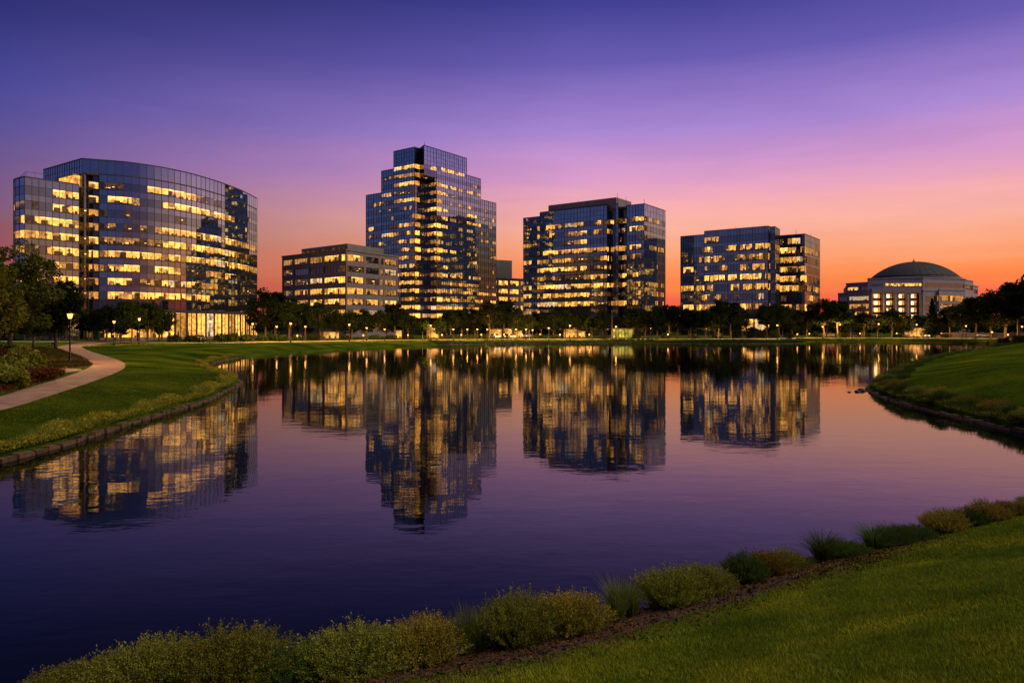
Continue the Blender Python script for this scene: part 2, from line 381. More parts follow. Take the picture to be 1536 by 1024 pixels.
# mulch bed along the near shore
nsp = spline(NEAR, 8, False)
tn = np.gradient(nsp, axis=0); tn /= np.linalg.norm(tn, axis=1)[:, None]; nn = np.stack([tn[:, 1], -tn[:, 0]], 1)   # towards the lawn
MW = 1.78-.75*sst((nsp[:, 0]-3.5)/4)
wob = .12*np.sin(np.arange(len(nsp))*.9)
def near_off(d): return nsp+nn*(d if np.isscalar(d) else d[:, None])
strip('mulch_bed', near_off(.12), near_off(MW+wob), M['mulch'], .012, 14, 1, 'brown bark mulch bed between the lawn and the near shore shrubs')

# ------------------------------------------------------------------ stone edging on the shores
def edging(pts, label, name='stone_edging', step=.55, mtl='edge_stone', hgt=.15):
    P = spline(pts, 10, False); mb = MB()
    d = np.r_[0, np.cumsum(np.linalg.norm(np.diff(P, axis=0), axis=1))]
    s = 0
    while s < d[-1]:
        L = step*random.uniform(.6, 1.5); m0 = s+L/2
        p = np.array([np.interp(m0, d, P[:, 0]), np.interp(m0, d, P[:, 1])]); q = np.array([np.interp(m0+.3, d, P[:, 0]), np.interp(m0+.3, d, P[:, 1])])
        u = (q-p)/max(1e-6, np.linalg.norm(q-p)); n = np.array([u[1], -u[0]])
        wdt = random.uniform(.12, .2); h = hgt*random.uniform(.55, 1.25); off = random.uniform(-.05, .05)
        b = []; t = []
        for a, c in ((-L/2*.95, -wdt), (L/2*.95, -wdt), (L/2*.95, wdt), (-L/2*.95, wdt)):
            x = p+u*a+n*(c+off); b.append((x[0], x[1], -.4))
            x2 = p+u*a*random.uniform(.75, .97)+n*(c*random.uniform(.6, .9)+off); t.append((x2[0], x2[1], h+random.uniform(-.06, .03)))
        if (b[1][0]-b[0][0])*(b[2][1]-b[1][1])-(b[1][1]-b[0][1])*(b[2][0]-b[1][0]) < 0: b = b[::-1]; t = t[::-1]
        mb.hexa(b, t, M[mtl]); s += L
    return tag(mb.build(name), label, kind='structure')
edging([(-39.5, 104), (-37.2, 90)]+LEFTB[:-1], 'reddish brown stone edging of the left shore', hgt=.17, step=.7)
edging(RIGHTB[:9], 'low dark stone edging of the right shore', mtl='rock')
edging([(-18, 176), (0, 187.2), (18, 191), (34, 194), (48, 189), (60, 187), (76, 191)], 'low stone kerb of the far shore', step=1.2, mtl='rock', hgt=.26)

# ------------------------------------------------------------------ leaves and plants
def leaf_quads(P, size, up=.0, flat=.0):
    """random oriented quads (rhombus leaves) centred at P (n,3); size (n,)"""
    n = len(P)
    a = rng.normal(size=(n, 3)); a[:, 2] = a[:, 2]*(1-flat)+up; a /= np.linalg.norm(a, axis=1)[:, None]
    b = rng.normal(size=(n, 3)); b -= (b*a).sum(1)[:, None]*a; b /= np.linalg.norm(b, axis=1)[:, None]
    s = size[:, None]
    return np.stack([P-a*s, P+b*s*.5, P+a*s, P-b*s*.5], 1)
def crown_points(nc, nl, rx, rz, cz, rc, lobes=None, bottom=-1.0):
    pts = []
    C = []
    while len(C) < nc:
        d = rng.normal(size=3); d /= np.linalg.norm(d); r = rng.uniform(.25, 1)**.5
        wv = 1+.18*math.sin(3*math.atan2(d[1], d[0])+1.3)+.12*math.sin(5*math.atan2(d[1], d[0]))
        c = np.array([d[0]*rx*r*wv, d[1]*rx*r*wv, cz+d[2]*rz*r])
        if d[2]*r < bottom: continue
        C.append(c)
    for c in C:
        n = int(nl*rng.uniform(.5, 1.4)); d = rng.normal(size=(n, 3)); d /= np.linalg.norm(d, axis=1)[:, None]
        rr = rc*rng.uniform(.6, 1.35)*(rng.uniform(.35, 1.05, n)**.6)
        pts.append(c+d*rr[:, None]*np.array([1, 1, .75]))
    return np.concatenate(pts), C
def make_tree(nc, nl, size, leafmat, rx=3.5, rz=3.9, cz=6.0, rc=1.05):
    root = empty('tree')
    P, C = crown_points(nc, nl, rx-rc*.5, rz-rc*.5, cz, rc)
    q = leaf_quads(P, rng.uniform(size*.6, size*1.3, len(P)), flat=.3)
    quads_obj('crown', q, leafmat, root)
    mb = MB()
    mb.tube([(0, 0, -.3), (.05, .02, 1.2), (-.05, .05, 2.6), (.0, 0, 5), (.1, 0, 7.6)], [.26, .19, .16, .11, .03], M['bark'], 8)
    for k in range(9):
        c = C[(k*7) % len(C)]; z0 = rng.uniform(1.8, 4.5)
        mb.tube([(0, 0, z0), (c[0]*.45, c[1]*.45, z0*.5+c[2]*.5), tuple(c)], [.09, .05, .015], M['bark'], 5)
    mb.build('trunk', root, smooth=True)
    return root
def make_conifer(leafmat):
    root = empty('tree'); pts = []
    for k in range(26):
        z = 1.2+k*.35; rad = (10.4-z)*.33*rng.uniform(.85, 1.1)
        for a in range(11):
            t = rng.uniform(0, 6.28); L = rad*rng.uniform(.7, 1.08); n = int(14+L*14)
            u = rng.uniform(.1, 1, n)*L
            pts.append(np.stack([np.cos(t)*u+rng.normal(size=n)*.10, np.sin(t)*u+rng.normal(size=n)*.10, z-u*.18+rng.normal(size=n)*.08], 1))
    P = np.concatenate(pts); quads_obj('crown', leaf_quads(P, rng.uniform(.10, .24, len(P)), flat=.4), leafmat, root)
    mb = MB(); mb.tube([(0, 0, -.3), (0, 0, 4), (0, 0, 10.4)], [.22, .14, .02], M['bark'], 8); mb.build('trunk', root, smooth=True)
    return root
def make_bush(nc, nl, size, leafmat, name='shrub'):
    root = empty(name)
    P, C = crown_points(nc, nl, .78, .62, .45, .24, bottom=-.55); P = P[P[:, 2] > -.05]
    quads_obj('foliage', leaf_quads(P, rng.uniform(size*.6, size*1.3, len(P))), leafmat, root)
    mb = MB()
    for c in C[:10]: mb.tube([(0, 0, -.1), (c[0]*.5, c[1]*.5, c[2]*.4), tuple(c)], [.03, .02, .006], M['twig'], 4)
    mb.build('stem', root)
    return root
def make_twiggy(leafmat, ns=560, nl=58, leaf=.0165, spread=1.0, name='shrub'):
    """dense mound of upright leafy twigs, about 1.6 m wide and 0.8 m high"""
    root = empty(name); LQ = []; mb_pts = []
    lumps = rng.uniform(-.55, .55, (6, 2)); lh = rng.uniform(.78, 1.0, 6)
    for k in range(ns):
        r = math.sqrt(rng.uniform(0, 1)); t = rng.uniform(0, 6.283)
        bx, by = r*.42*math.cos(t), r*.42*math.sin(t)
        ex, ey = r*.80*spread*math.cos(t)+rng.normal()*.05, r*.80*spread*math.sin(t)+rng.normal()*.05
        d = np.hypot(lumps[:, 0]-ex, lumps[:, 1]-ey); hh = lh[np.argmin(d)]
        top = .80*hh*math.sqrt(max(.05, 1-.72*r**2.4))*rng.uniform(.72, 1.06)+(.10 if rng.uniform() < .12 else 0)
        u = np.linspace(.12, 1, nl)
        x = bx+(ex-bx)*u**1.3; y = by+(ey-by)*u**1.3; z = top*u**(1.0-.25*r)
        C = np.stack([x, y, z], 1)+rng.normal(size=(nl, 3))*.013
        tw = np.array([ex-bx, ey-by, top]); tw /= np.linalg.norm(tw)
        a = rng.normal(size=(nl, 3)); a /= np.linalg.norm(a, axis=1)[:, None]; a = a+tw*1.1; a /= np.linalg.norm(a, axis=1)[:, None]
        b = np.cross(a, rng.normal(size=(nl, 3))); b /= np.linalg.norm(b, axis=1)[:, None]
        s = (leaf*rng.uniform(.7, 1.3, nl))[:, None]
        LQ.append(np.stack([C, C+a*s+b*s*.42, C+a*s*2, C+a*s-b*s*.42], 1))
        if k % 3 == 0: mb_pts.append([(bx, by, -.1), (x[nl//2], y[nl//2], z[nl//2]), (x[-1], y[-1], z[-1])])
    quads_obj('foliage', np.concatenate(LQ), leafmat, root)
    mb = MB()
    for p in mb_pts: mb.tube(p, [.008, .005, .002], M['twig'], 3, False)
    mb.build('stem', root)
    return root
def blade_strips(base, tip, mid, wid):
    """each blade: a 3-segment ribbon -> one 6-gon"""
    d = tip-base; side = np.cross(d, rng.normal(size=d.shape)); side[:, 2] *= .3; side /= np.linalg.norm(side, axis=1)[:, None]+1e-9
    s = side*wid[:, None]
    q1 = np.stack([base-s, base+s, mid+s*.8, mid-s*.8], 1); q2 = np.stack([mid-s*.8, mid+s*.8, tip+s*.12, tip-s*.12], 1)
    return np.concatenate([q1, q2])
def make_tuft(leafmat, nb=420, h=.9, spread=.45, wid=.004, name='ornamental_grass'):
    root = empty(name)
    t = rng.uniform(0, 6.283, nb); r = rng.uniform(0, .10, nb); base = np.stack([np.cos(t)*r, np.sin(t)*r, np.zeros(nb)-.03], 1)
    hh = h*rng.uniform(.5, 1.05, nb); lean = spread*rng.uniform(.15, 1, nb)*(1.1-.3*hh/h)
    tip = np.stack([np.cos(t)*(r+lean), np.sin(t)*(r+lean), hh*(1-.25*lean/spread)], 1); tip += rng.normal(size=tip.shape)*.03
    mid = base*.5+tip*.5; mid[:, 2] += hh*.14; mid[:, :2] = base[:, :2]*.7+tip[:, :2]*.3
    quads_obj('foliage', blade_strips(base, tip, mid, np.full(nb, wid)), leafmat, root)
    return root

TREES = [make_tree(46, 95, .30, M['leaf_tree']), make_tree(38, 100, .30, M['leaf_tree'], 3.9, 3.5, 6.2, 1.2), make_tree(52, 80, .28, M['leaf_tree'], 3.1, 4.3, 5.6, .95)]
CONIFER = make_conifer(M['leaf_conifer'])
NEAR_TREE = make_tree(120, 170, .17, M['leaf_lamplit'], 3.9, 4.4, 5.3, .85)
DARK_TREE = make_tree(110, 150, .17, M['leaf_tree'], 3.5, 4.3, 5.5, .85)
protos_used = set()
def use(proto):
    if proto.name in protos_used: return copy_tree(proto)
    protos_used.add(proto.name); return proto
def ground(x, y): return float(height(np.array([x]), np.array([y]))[0])
def place(proto, x, y, sx, sz, rz=None, dz=0):
    o = use(proto); o.location = (x, y, ground(x, y)+dz); o.scale = (sx, sx, sz); o.rotation_euler = (0, 0, random.uniform(0, 6.28) if rz is None else rz)
    return o
ZONES = [(-50, 120, 'beside the path at the far left'), (120, 250, 'before the left end of the curved glass building'), (250, 384, 'before the right end of the curved glass building'), (384, 425, 'between the curved building and the stone building'),
         (425, 600, 'before the low stone building'), (600, 742, 'before the stepped tower'), (742, 786, 'right of the stepped tower'), (786, 920, 'before the left half of the middle glass block'),
         (920, 1000, 'before the right half of the middle glass block'), (1000, 1030, 'in the gap between two glass blocks'), (1030, 1150, 'before the left half of the right glass block'), (1150, 1232, 'before the right half of the right glass block'),
         (1232, 1300, 'left of the domed hall'), (1300, 1400, 'before the domed hall'), (1400, 1470, 'before the right wing of the domed hall'), (1470, 1650, 'behind the right lawn')]
def zone(px):
    for a, b, n in ZONES:
        if a <= px < b: return n
    return 'at the far shore'
cnt = {}
def zlabel(kindtxt, px):
    z = zone(px); k = (kindtxt, z); cnt[k] = cnt.get(k, 0)+1
    return f"{ORD[cnt[k]-1]} {kindtxt} {z}"
# far shore trees: photo column, distance, photo row of the top, width factor, prototype
FT = [(138, 168, 462, 1.0, 0), (160, 160, 456, 1.0, 1), (182, 165, 452, .9, 2), (198, 150, 448, .95, 0), (222, 158, 452, 1.0, 1), (240, 165, 462, .9, 2), 
      (398, 186, 431, 1.1, 2), (412, 196, 433, .9, 0), (434, 188, 444, 1.1, 1), (458, 192, 452, 1.0, 0), (480, 190, 449, 1.0, 2), (504, 192, 464, .95, 1), (528, 194, 466, .95, 0), (548, 196, 462, 1.0, 2), (570, 196, 464, .9, 1),
      (592, 200, 452, 1.1, 0), (612, 192, 470, .8, 1), (634, 190, 476, .75, 0), (658, 196, 474, .8, 2), (676, 204, 466, .9, 1), (692, 210, 460, .9, 0), (712, 212, 460, 1.0, 2), (734, 206, 451, 1.0, 1), (756, 212, 447, 1.0, 0), (776, 208, 458, .9, 2),
      (794, 206, 470, .8, 1), (812, 210, 468, .8, 0), (830, 212, 462, .9, 2), (848, 214, 464, .9, 1), (868, 206, 470, .9, 0), (888, 200, 474, 1.0, 1), (904, 214, 462, .9, 2), (950, 208, 460, 1.1, 0), (968, 206, 463, .9, 1),
      (986, 204, 457, 1.1, 2), (1004, 214, 454, .9, 0), (1016, 206, 458, 1.0, 1), (1036, 204, 460, 1.0, 0), (1058, 206, 464, 1.0, 1), (1078, 212, 447, 1.0, 2), (1096, 214, 449, 1.0, 0), (1114, 222, 462, .8, 1), (1150, 222, 455, 1.0, 0),
      (1168, 224, 453, 1.1, 1), (1188, 226, 461, 1.0, 2), (1210, 228, 463, .9, 0), (1236, 226, 447, 1.15, 1), (1256, 228, 447, 1.1, 0), (1276, 232, 464, .9, 2), (1296, 230, 466, .9, 1), (1316, 232, 471, .8, 0), (1338, 228, 461, 1.0, 1),
      (1362, 230, 471, .85, 2), (1398, 224, 446, 1.0, 9), (1424, 226, 456, 1.0, 0), (1444, 218, 451, 1.0, 1), (1464, 206, 441, 1.1, 0), (1486, 196, 434, 1.1, 2), (1508, 190, 428, 1.15, 1), (1528, 182, 418, 1.2, 0), (1552, 176, 410, 1.2, 1), (1580, 170, 412, 1.2, 2)]
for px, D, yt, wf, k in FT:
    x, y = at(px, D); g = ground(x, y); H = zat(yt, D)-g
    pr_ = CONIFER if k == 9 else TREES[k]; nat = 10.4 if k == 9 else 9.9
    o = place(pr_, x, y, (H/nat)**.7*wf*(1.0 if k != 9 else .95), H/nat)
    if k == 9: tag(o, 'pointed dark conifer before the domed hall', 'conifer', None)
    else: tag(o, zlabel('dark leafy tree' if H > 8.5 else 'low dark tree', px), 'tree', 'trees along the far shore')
# second row deeper behind, closing the gaps
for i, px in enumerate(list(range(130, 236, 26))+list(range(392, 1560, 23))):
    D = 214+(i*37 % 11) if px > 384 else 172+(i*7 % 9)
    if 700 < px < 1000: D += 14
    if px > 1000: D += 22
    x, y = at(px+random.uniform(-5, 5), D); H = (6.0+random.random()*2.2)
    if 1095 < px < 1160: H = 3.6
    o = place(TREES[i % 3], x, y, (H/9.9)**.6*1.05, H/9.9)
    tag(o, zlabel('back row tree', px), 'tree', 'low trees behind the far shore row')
# left bank trees
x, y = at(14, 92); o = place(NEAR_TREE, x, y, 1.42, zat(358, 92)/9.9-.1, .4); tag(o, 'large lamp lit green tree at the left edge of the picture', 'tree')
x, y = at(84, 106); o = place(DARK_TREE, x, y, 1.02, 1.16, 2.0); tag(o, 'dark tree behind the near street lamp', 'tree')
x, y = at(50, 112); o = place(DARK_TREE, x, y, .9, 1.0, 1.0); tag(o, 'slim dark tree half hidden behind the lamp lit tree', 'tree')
x, y = at(-36, 70); o = place(NEAR_TREE, x, y, 1.0, 1.1, 3.0); tag(o, 'green tree overhanging the left edge of the picture', 'tree')
# lines of trees behind the viewer, mirrored in the facades
mir = []
for k in range(60):
    px_ = -150+k*7.0+random.uniform(-2, 2); hh = random.uniform(7, 15)*(1.5 if k % 11 in (3, 4) else 1)
    n = 260; d = rng.normal(size=(n, 3)); d /= np.linalg.norm(d, axis=1)[:, None]
    mir.append(np.array([px_, -75+random.uniform(-8, 8), 2+hh*.5])+d*np.array([4.6, 4, hh*.5])*rng.uniform(.6, 1, n)[:, None])
mp_ = np.concatenate(mir); o = quads_obj('woodland', leaf_quads(mp_, rng.uniform(.8, 1.6, len(mp_))), M['leaf_tree'])
tag(o, 'belt of woodland behind the viewer, seen only mirrored in glass', kind='stuff', cat='woodland')
# distant tree belt behind the buildings
far = []
for k in range(230):
    px_ = -60+k*7.3; D = 380+random.uniform(-25, 60); x, y = at(px_, D); hh = random.uniform(7, 12)+(4 if (380 < px_ < 430 or 990 < px_ < 1030) else 0)
    n = 110; d = rng.normal(size=(n, 3)); d /= np.linalg.norm(d, axis=1)[:, None]
    far.append(np.array([x, y, 1+hh*.45])+d*np.array([4.5, 4, hh*.55])*rng.uniform(.5, 1, n)[:, None])
fp_ = np.concatenate(far); o = quads_obj('woodland', leaf_quads(fp_, rng.uniform(.7, 1.3, len(fp_))), M['leaf_tree'])
tag(o, 'distant dark woodland on the horizon behind the buildings', kind='stuff', cat='woodland')

# ------------------------------------------------------------------ buildings
def resample(P, n):
    P = np.array(P, float); d = np.r_[0, np.cumsum(np.linalg.norm(np.diff(P, axis=0), axis=1))]
    s = np.linspace(0, d[-1], n+1); return np.stack([np.interp(s, d, P[:, 0]), np.interp(s, d, P[:, 1])], 1)
class Building:
    def __init__(s, name, label, cat, origin):
        s.root = empty(name, (origin[0], origin[1], 1.0)); tag(s.root, label, cat); s.o = np.array(origin, float)
        s.skin = MB(); s.grid = MB(); s.wins = []; s.misc = {}
    def L(s, p): return (p[0]-s.o[0], p[1]-s.o[1])
    def finish(s, skin='curtain_wall', grid='mullion_grid', winname='window', cap=100):
        if s.skin.f: s.skin.build(skin, s.root)
        if s.grid.f: s.grid.build(grid, s.root)
        s.wins.sort(key=lambda w: -w[0])
        for a, mb in s.wins[:cap]: mb.build(winname, s.root)
        if len(s.wins) > cap:
            big = MB()
            for a, mb in s.wins[cap:]:
                k = len(big.v); big.v += mb.v
                for f, m in zip(mb.f, mb.m): big.f.append(tuple(k+i for i in f)); big.m.append(big.mi(mb.mats[m]))
            tag(big.build(winname, s.root), kind='stuff')
    def part(s, name, mb, smooth=False): return mb.build(name, s.root, smooth=smooth)
def room(B, pts, n, z0, z1, ch, pane=True, depth=3.0, blinds=True):
    """one lit window: panes in the facade plane and the real room behind them. pts: local plan points left to right"""
    mb = MB(); zb, zt = z0-1, z1-1     # building roots stand at z = 1
    mw = M[{'#': 'room_bright', '+': 'room_mid', '.': 'room_dim'}[ch]]
    mw = M['room_cool'] if (ch in '#+' and random.random() < .07) else mw
    a, b = np.array(pts[0]), np.array(pts[-1]); nn_ = np.array(n); depth *= random.uniform(.7, 1.2)
    A, Bk = a-nn_*depth, b-nn_*depth
    q = lambda p, z: (p[0], p[1], z)
    kk = max(1, int(np.linalg.norm(b-a)/1.3)); opts = {'#': ('room_bright', 'room_bright', 'room_bright', 'room_mid', 'room_mid', 'room_dim'), '+': ('room_mid', 'room_mid', 'room_bright', 'room_dim', 'room_dim'), '.': ('room_dim',)}[ch]
    cool = mw is M['room_cool']
    for i_ in range(kk):
        p_, r_ = A+(Bk-A)*i_/kk, A+(Bk-A)*(i_+1)/kk; mm = mw if cool else M[random.choice(opts)]; zc = zb+(zt-zb)*random.choice((1, 1, .8, .65))
        mb.poly([q(p_, zb), q(r_, zb), q(r_, zc), q(p_, zc)], mm)
        if zc < zt: mb.poly([q(p_, zc), q(r_, zc), q(r_, zt), q(p_, zt)], mw)
    mb.poly([q(a, zb), q(A, zb), q(A, zt), q(a, zt)], mw); mb.poly([q(Bk, zb), q(b, zb), q(b, zt), q(Bk, zt)], mw)
    mb.poly([q(a, zt), q(A, zt), q(Bk, zt), q(b, zt)], M['ceiling_lit'] if ch == '#' else mw)
    mb.poly([q(a, zb), q(b, zb), q(Bk, zb), q(A, zb)], M['furniture'])
    u = (b-a); Lw = np.linalg.norm(u); u = u/max(Lw, 1e-6); H = zt-zb
    # small glowing bars painted in as glints, then furniture
    if ch == '.':
        for k in range(max(1, int(Lw/2))):
            t = random.uniform(.1, .9)*Lw; zz = zb+H*random.uniform(.15, .8)
            mb.obox(a-nn_*1.0, u, nn_, t, t+random.uniform(.3, 1.1), -.1, .1, zz, zz+random.uniform(.08, .22), M['ceiling_lit'])
    if pane and H < 3: mb.obox(a-nn_*.12, u, nn_, 0, Lw, -.05, .05, zb, zb+H*random.choice((.08, .14, .2)), M['furniture'])
    for k in range(max(1, int(Lw/.75))):
        if random.random() < .8:
            t = random.uniform(0, max(.1, Lw-.6)); wd = random.choice((.22, .35, .5, .7)); hh = H*random.uniform(.18, .5)*(1 if H < 3 else .45); dp = random.uniform(.4, 1.8)
            mb.obox(a-nn_*dp, u, nn_, t, min(Lw, t+wd), -.12, .12, zb+.02, zb+hh, M['furniture'])
    if random.random() < .3 and ch != '.':
        t = random.uniform(.2, .8)*Lw; mb.obox(a-nn_*1.6, u, nn_, t, t+.35, -.2, .2, zb, zt, M['furniture'])
    for i in range(len(pts)-1):
        p, r = np.array(pts[i]), np.array(pts[i+1]); j = [random.uniform(-.02, .02) for _ in range(4)]
        if blinds and random.random() < .16:
            hb = H*random.uniform(.25, .9); mb.poly([q(p-nn_*.15, zt-hb), q(r-nn_*.15, zt-hb), q(r-nn_*.15, zt), q(p-nn_*.15, zt)], M['blind'])
        if pane: mb.poly([q(p+nn_*j[0], zb), q(r+nn_*j[1], zb), q(r+nn_*j[2], zt), q(p+nn_*j[3], zt)], M['pane_clear'])
    B.wins.append((Lw*H, mb))
def curtain(B, P, n, zbase, rows, ztop, fh, vis, lit, group=3, skin='glass_blue', vision='glass_vision', jit=.007, major=0, mull=.05, spl=2):
    """glass curtain wall along plan polyline P (left to right seen from outside). rows = sill heights from top to bottom, lit = one string for each row"""
    Q = resample(P, n); L = [np.array(B.L(p)) for p in Q]
    out = []
    for i in range(n):
        t = L[i+1]-L[i]; t = t/np.linalg.norm(t); out.append(np.array([t[1], -t[0]]))
    def panel(i, z0, z1, m):
        a, b, nn_ = L[i], L[i+1], out[i]; j = [random.uniform(-jit, jit) for _ in range(4)]
        B.skin.poly([(a[0]+nn_[0]*j[0], a[1]+nn_[1]*j[0], z0-1), (b[0]+nn_[0]*j[1], b[1]+nn_[1]*j[1], z0-1), (b[0]+nn_[0]*j[2], b[1]+nn_[1]*j[2], z1-1), (a[0]+nn_[0]*j[3], a[1]+nn_[1]*j[3], z1-1)], M[m])
    def hbar(z, h=.09, d=.05):
        for i in range(n):
            t = (L[i+1]-L[i]); Lt = np.linalg.norm(t); B.grid.obox(L[i], t/Lt, out[i], 0, Lt, -.06, d, z-1-h/2, z-1+h/2, M['mullion'])
    prev = ztop
    zs = []
    for sill, s in zip(rows, lit):
        head = sill+vis
        if prev-head > fh*.9:
            k = max(1, round((prev-head)/(fh*.55))); ed = [head+(prev-head)*q/k for q in range(k+1)]
        else: ed = [head, prev]
        for a_, b_ in zip(ed[:-1], ed[1:]):
            for i in range(n): panel(i, a_, b_, skin)
            zs.append(b_)
        zs.append(head)
        s = s.replace(' ', '')
        i = 0
        while i < n:
            ch = s[min(len(s)-1, int(i*len(s)/n))]
            if ch == '-': panel(i, sill, head, vision); i += 1; continue
            j = i
            while j < n and j-i < group and s[min(len(s)-1, int(j*len(s)/n))] == ch: j += 1
            nn_ = out[i]+out[j-1]; nn_ = nn_/np.linalg.norm(nn_)
            room(B, L[i:j+1], nn_, sill, head, ch); i = j
        prev = sill
    if prev > zbase+.3:
        for i in range(n): panel(i, zbase, prev, 'glass_dark')
    zs.append(prev)
    for z in zs: hbar(z)
    hbar(ztop+.05, .3, .1)
    for i in range(n+1):
        nn_ = out[min(i, n-1)]; t = np.array([-nn_[1], nn_[0]]); big = major and i % major == 0
        w_ = mull*(1.9 if big else 1); B.grid.obox(L[i], t, nn_, -w_, w_, -.06, .10 if big else .07, zbase-1, ztop-1, M['mullion'])
def backwall(B, P, z0, z1, m='glass_blue', fh=3.8):
    """plain closing walls for the sides the lake does not see"""
    mb = B.misc.setdefault('rear_wall', MB()); L = [B.L(p) for p in P]
    for a, b in zip(L[:-1], L[1:]):
        mb.poly([(*a, z0-1), (*b, z0-1), (*b, z1-1), (*a, z1-1)], M[m])
def roof(B, P, z, m='roofing', name='roof'):
    mb = B.misc.setdefault(name, MB()); mb.poly([(*B.L(p), z-1) for p in P], M[m])
def flush(B):
    for k, mb in B.misc.items():
        if mb.f: mb.build(k, B.root)
def rr(n, chars='#+.-', wts=(3, 3, 3, 3), run=2):
    s = ''
    while len(s) < n: s += random.choices(chars, wts)[0]*random.randint(1, run)
    return s[:n]

# --- curved glass building
B = Building('office_building', 'wide glass building with a long curved facade and many lit floors at the left', 'office building', (-95, 215))
arc = spline([(-110.3, 191.6), (-103, 195), (-95.6, 204), (-91, 217), (-88.6, 233), (-88.6, 249)], 8, False)
z9 = [41.2, 37.5, 33.85, 30.2, 26.5, 22.85, 19.2, 15.5, 11.85]
lit = ['...---########++.-+.---------------', '-####---.###############-----------', '.--.------..------------------------', '..-.-.-+#################++++++++..', '+++++....#############++#+++.++....',
       '+###############++############+++++', '.####--####--....++++.###.--.-.----', '-###-..+.#+.+##.++++..-.--+.-......', '-################------.---.-..--+.']
lit = [s[:34] for s in lit]
curtain(B, arc, 34, 8.6, z9, 45.2, 3.67, 2.1, lit, 3, mull=.055)
# lobby: tall lit ground floor under a projecting soffit
lob = resample(arc, 17)
for i in range(17):
    a, b = [np.array(B.L(p)) for p in lob[i:i+2]]; t = (b-a)/np.linalg.norm(b-a)
nlob = [np.array(B.L(p)) for p in resample(arc, 34)]
for i in range(0, 34, 2):
    t = nlob[i+2]-nlob[i]; t = t/np.linalg.norm(t); nn_ = np.array([t[1], -t[0]])
    room(B, [p+nn_*.02 for p in nlob[i:i+3]], nn_, 1.6, 8.4, '#' if i % 6 else '+', depth=4, blinds=False)
    B.grid.obox(nlob[i], t, nn_, 0, np.linalg.norm(nlob[i+2]-nlob[i]), -.1, 1.1, 7.5, 8.3, M['mullion'])
    B.grid.obox(nlob[i], t, nn_, -.16, .16, -.1, .3, 0, 7.5, M['mullion']); B.grid.obox(nlob[i+1], t, nn_, -.05, .05, -.1, .12, 0, 7.5, M['mullion']); B.skin.poly([(*nlob[i], 0), (*nlob[i+2], 0), (*nlob[i+2], .6), (*nlob[i], .6)], M['stone'])
# top two storeys of clear blue glass and the left return
ctop = spline([(-114, 190), (-110.3, 191.6), (-103, 195), (-95.6, 204), (-91, 217), (-88.6, 233), (-88.6, 249)], 8, False)
curtain(B, ctop, 36, 45.3, [], 49.0, 3.67, 2.35, [], mull=.055)
for i in range(36): pass
Q = resample(ctop, 36)
for i in range(36):
    a, b = B.L(Q[i]), B.L(Q[i+1]); t = np.array(b)-np.array(a); t /= np.linalg.norm(t); nn_ = (t[1]*.02, -t[0]*.02)
    B.skin.poly([(a[0]+nn_[0], a[1]+nn_[1], 44.3), (b[0]+nn_[0], b[1]+nn_[1], 44.3), (b[0]+nn_[0], b[1]+nn_[1], 48.0), (a[0]+nn_[0], a[1]+nn_[1], 48.0)], M['glass_blue'])
curtain(B, [(-133, 203.5), (-114, 190)], 16, 39, [45.0], 49.0, 3.67, .1, ['-'], skin='glass_blue')
# recessed strip between curved volume and wing
curtain(B, [(-113.6, 190.2), (-112.6, 192.6), (-110.2, 193.6)], 4, 1, z9, 45, 3.67, 2.1, ['-##-', '-##.', '.++-', '.++-', '.##-', '.##-', '.++-', '.++-', '.++-'], 2, skin='glass_dark', vision='glass_dark')
curtain(B, [(-110.2, 193.6), (-110.3, 191.65)], 1, 1, z9, 45, 3.67, 2.1, ['-']*9, 1, skin='glass_dark', vision='glass_dark')
# lower left wing with a rounded end
wl = spline([(-132.6, 194.5), (-131.2, 190), (-129.3, 186.0), (-125.6, 181.0), (-121, 178)], 6, False)
wlit = ['-..-', '.+..', '-...', '+.++', '..-.', '.++-', '+..+', '....']
curtain(B, wl, 8, 1, z9[1:], 41.7, 3.67, 2.1, wlit, 2)
curtain(B, [(-121, 178), (-113.6, 188)], 8, 1, z9[1:], 41.7, 3.67, 2.1, ['----##+#', '-.--##.#', '########', '########', '+.-.####', '++++++++', '#++-####', '++##++##'], 2)
B2r = [(-132.6, 194.5), (-131.2, 190), (-129.3, 186.0), (-125.6, 181.0), (-121, 178), (-113.6, 188), (-113.2, 190), (-120, 200), (-134, 203)]
roof(B, B2r, 41.4)
roof(B, [tuple(p) for p in ctop[::4]]+[(-88.6, 249), (-110, 262), (-133, 240), (-133, 203.5)], 48.2)
backwall(B, [(-88.6, 249), (-110, 262), (-133, 240), (-133, 203.5)], 1, 49); backwall(B, [(-133, 203.5), (-132.6, 194.5)], 1, 41.7)
rl = MB()
for (ax, ay), (bx, by) in (((-130.6, 189), (-121.2, 178.8)), ((-121.2, 178.8), (-114, 188))):
    a, b = B.L((ax, ay)), B.L((bx, by))
    rl.tube([(*a, 42.2), (*b, 42.2)], [.05, .05], M['mullion'], 5)
    for k in range(7):
        t = k/6; p = (a[0]+(b[0]-a[0])*t, a[1]+(b[1]-a[1])*t); rl.tube([(*p, 40.5), (*p, 42.2)], [.04, .04], M['mullion'], 4)
B.part('railing', rl)
# warm lit roof terrace room behind the railing
p0, p1 = np.array(B.L((-122.0, 195.8))), np.array(B.L((-114.4, 190.6))); t = (p1-p0)/np.linalg.norm(p1-p0); n_ = np.array([t[1], -t[0]])
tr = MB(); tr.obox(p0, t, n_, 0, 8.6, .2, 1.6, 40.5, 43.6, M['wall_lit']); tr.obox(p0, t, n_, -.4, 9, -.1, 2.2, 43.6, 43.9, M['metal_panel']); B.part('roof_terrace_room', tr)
flush(B); B.finish()

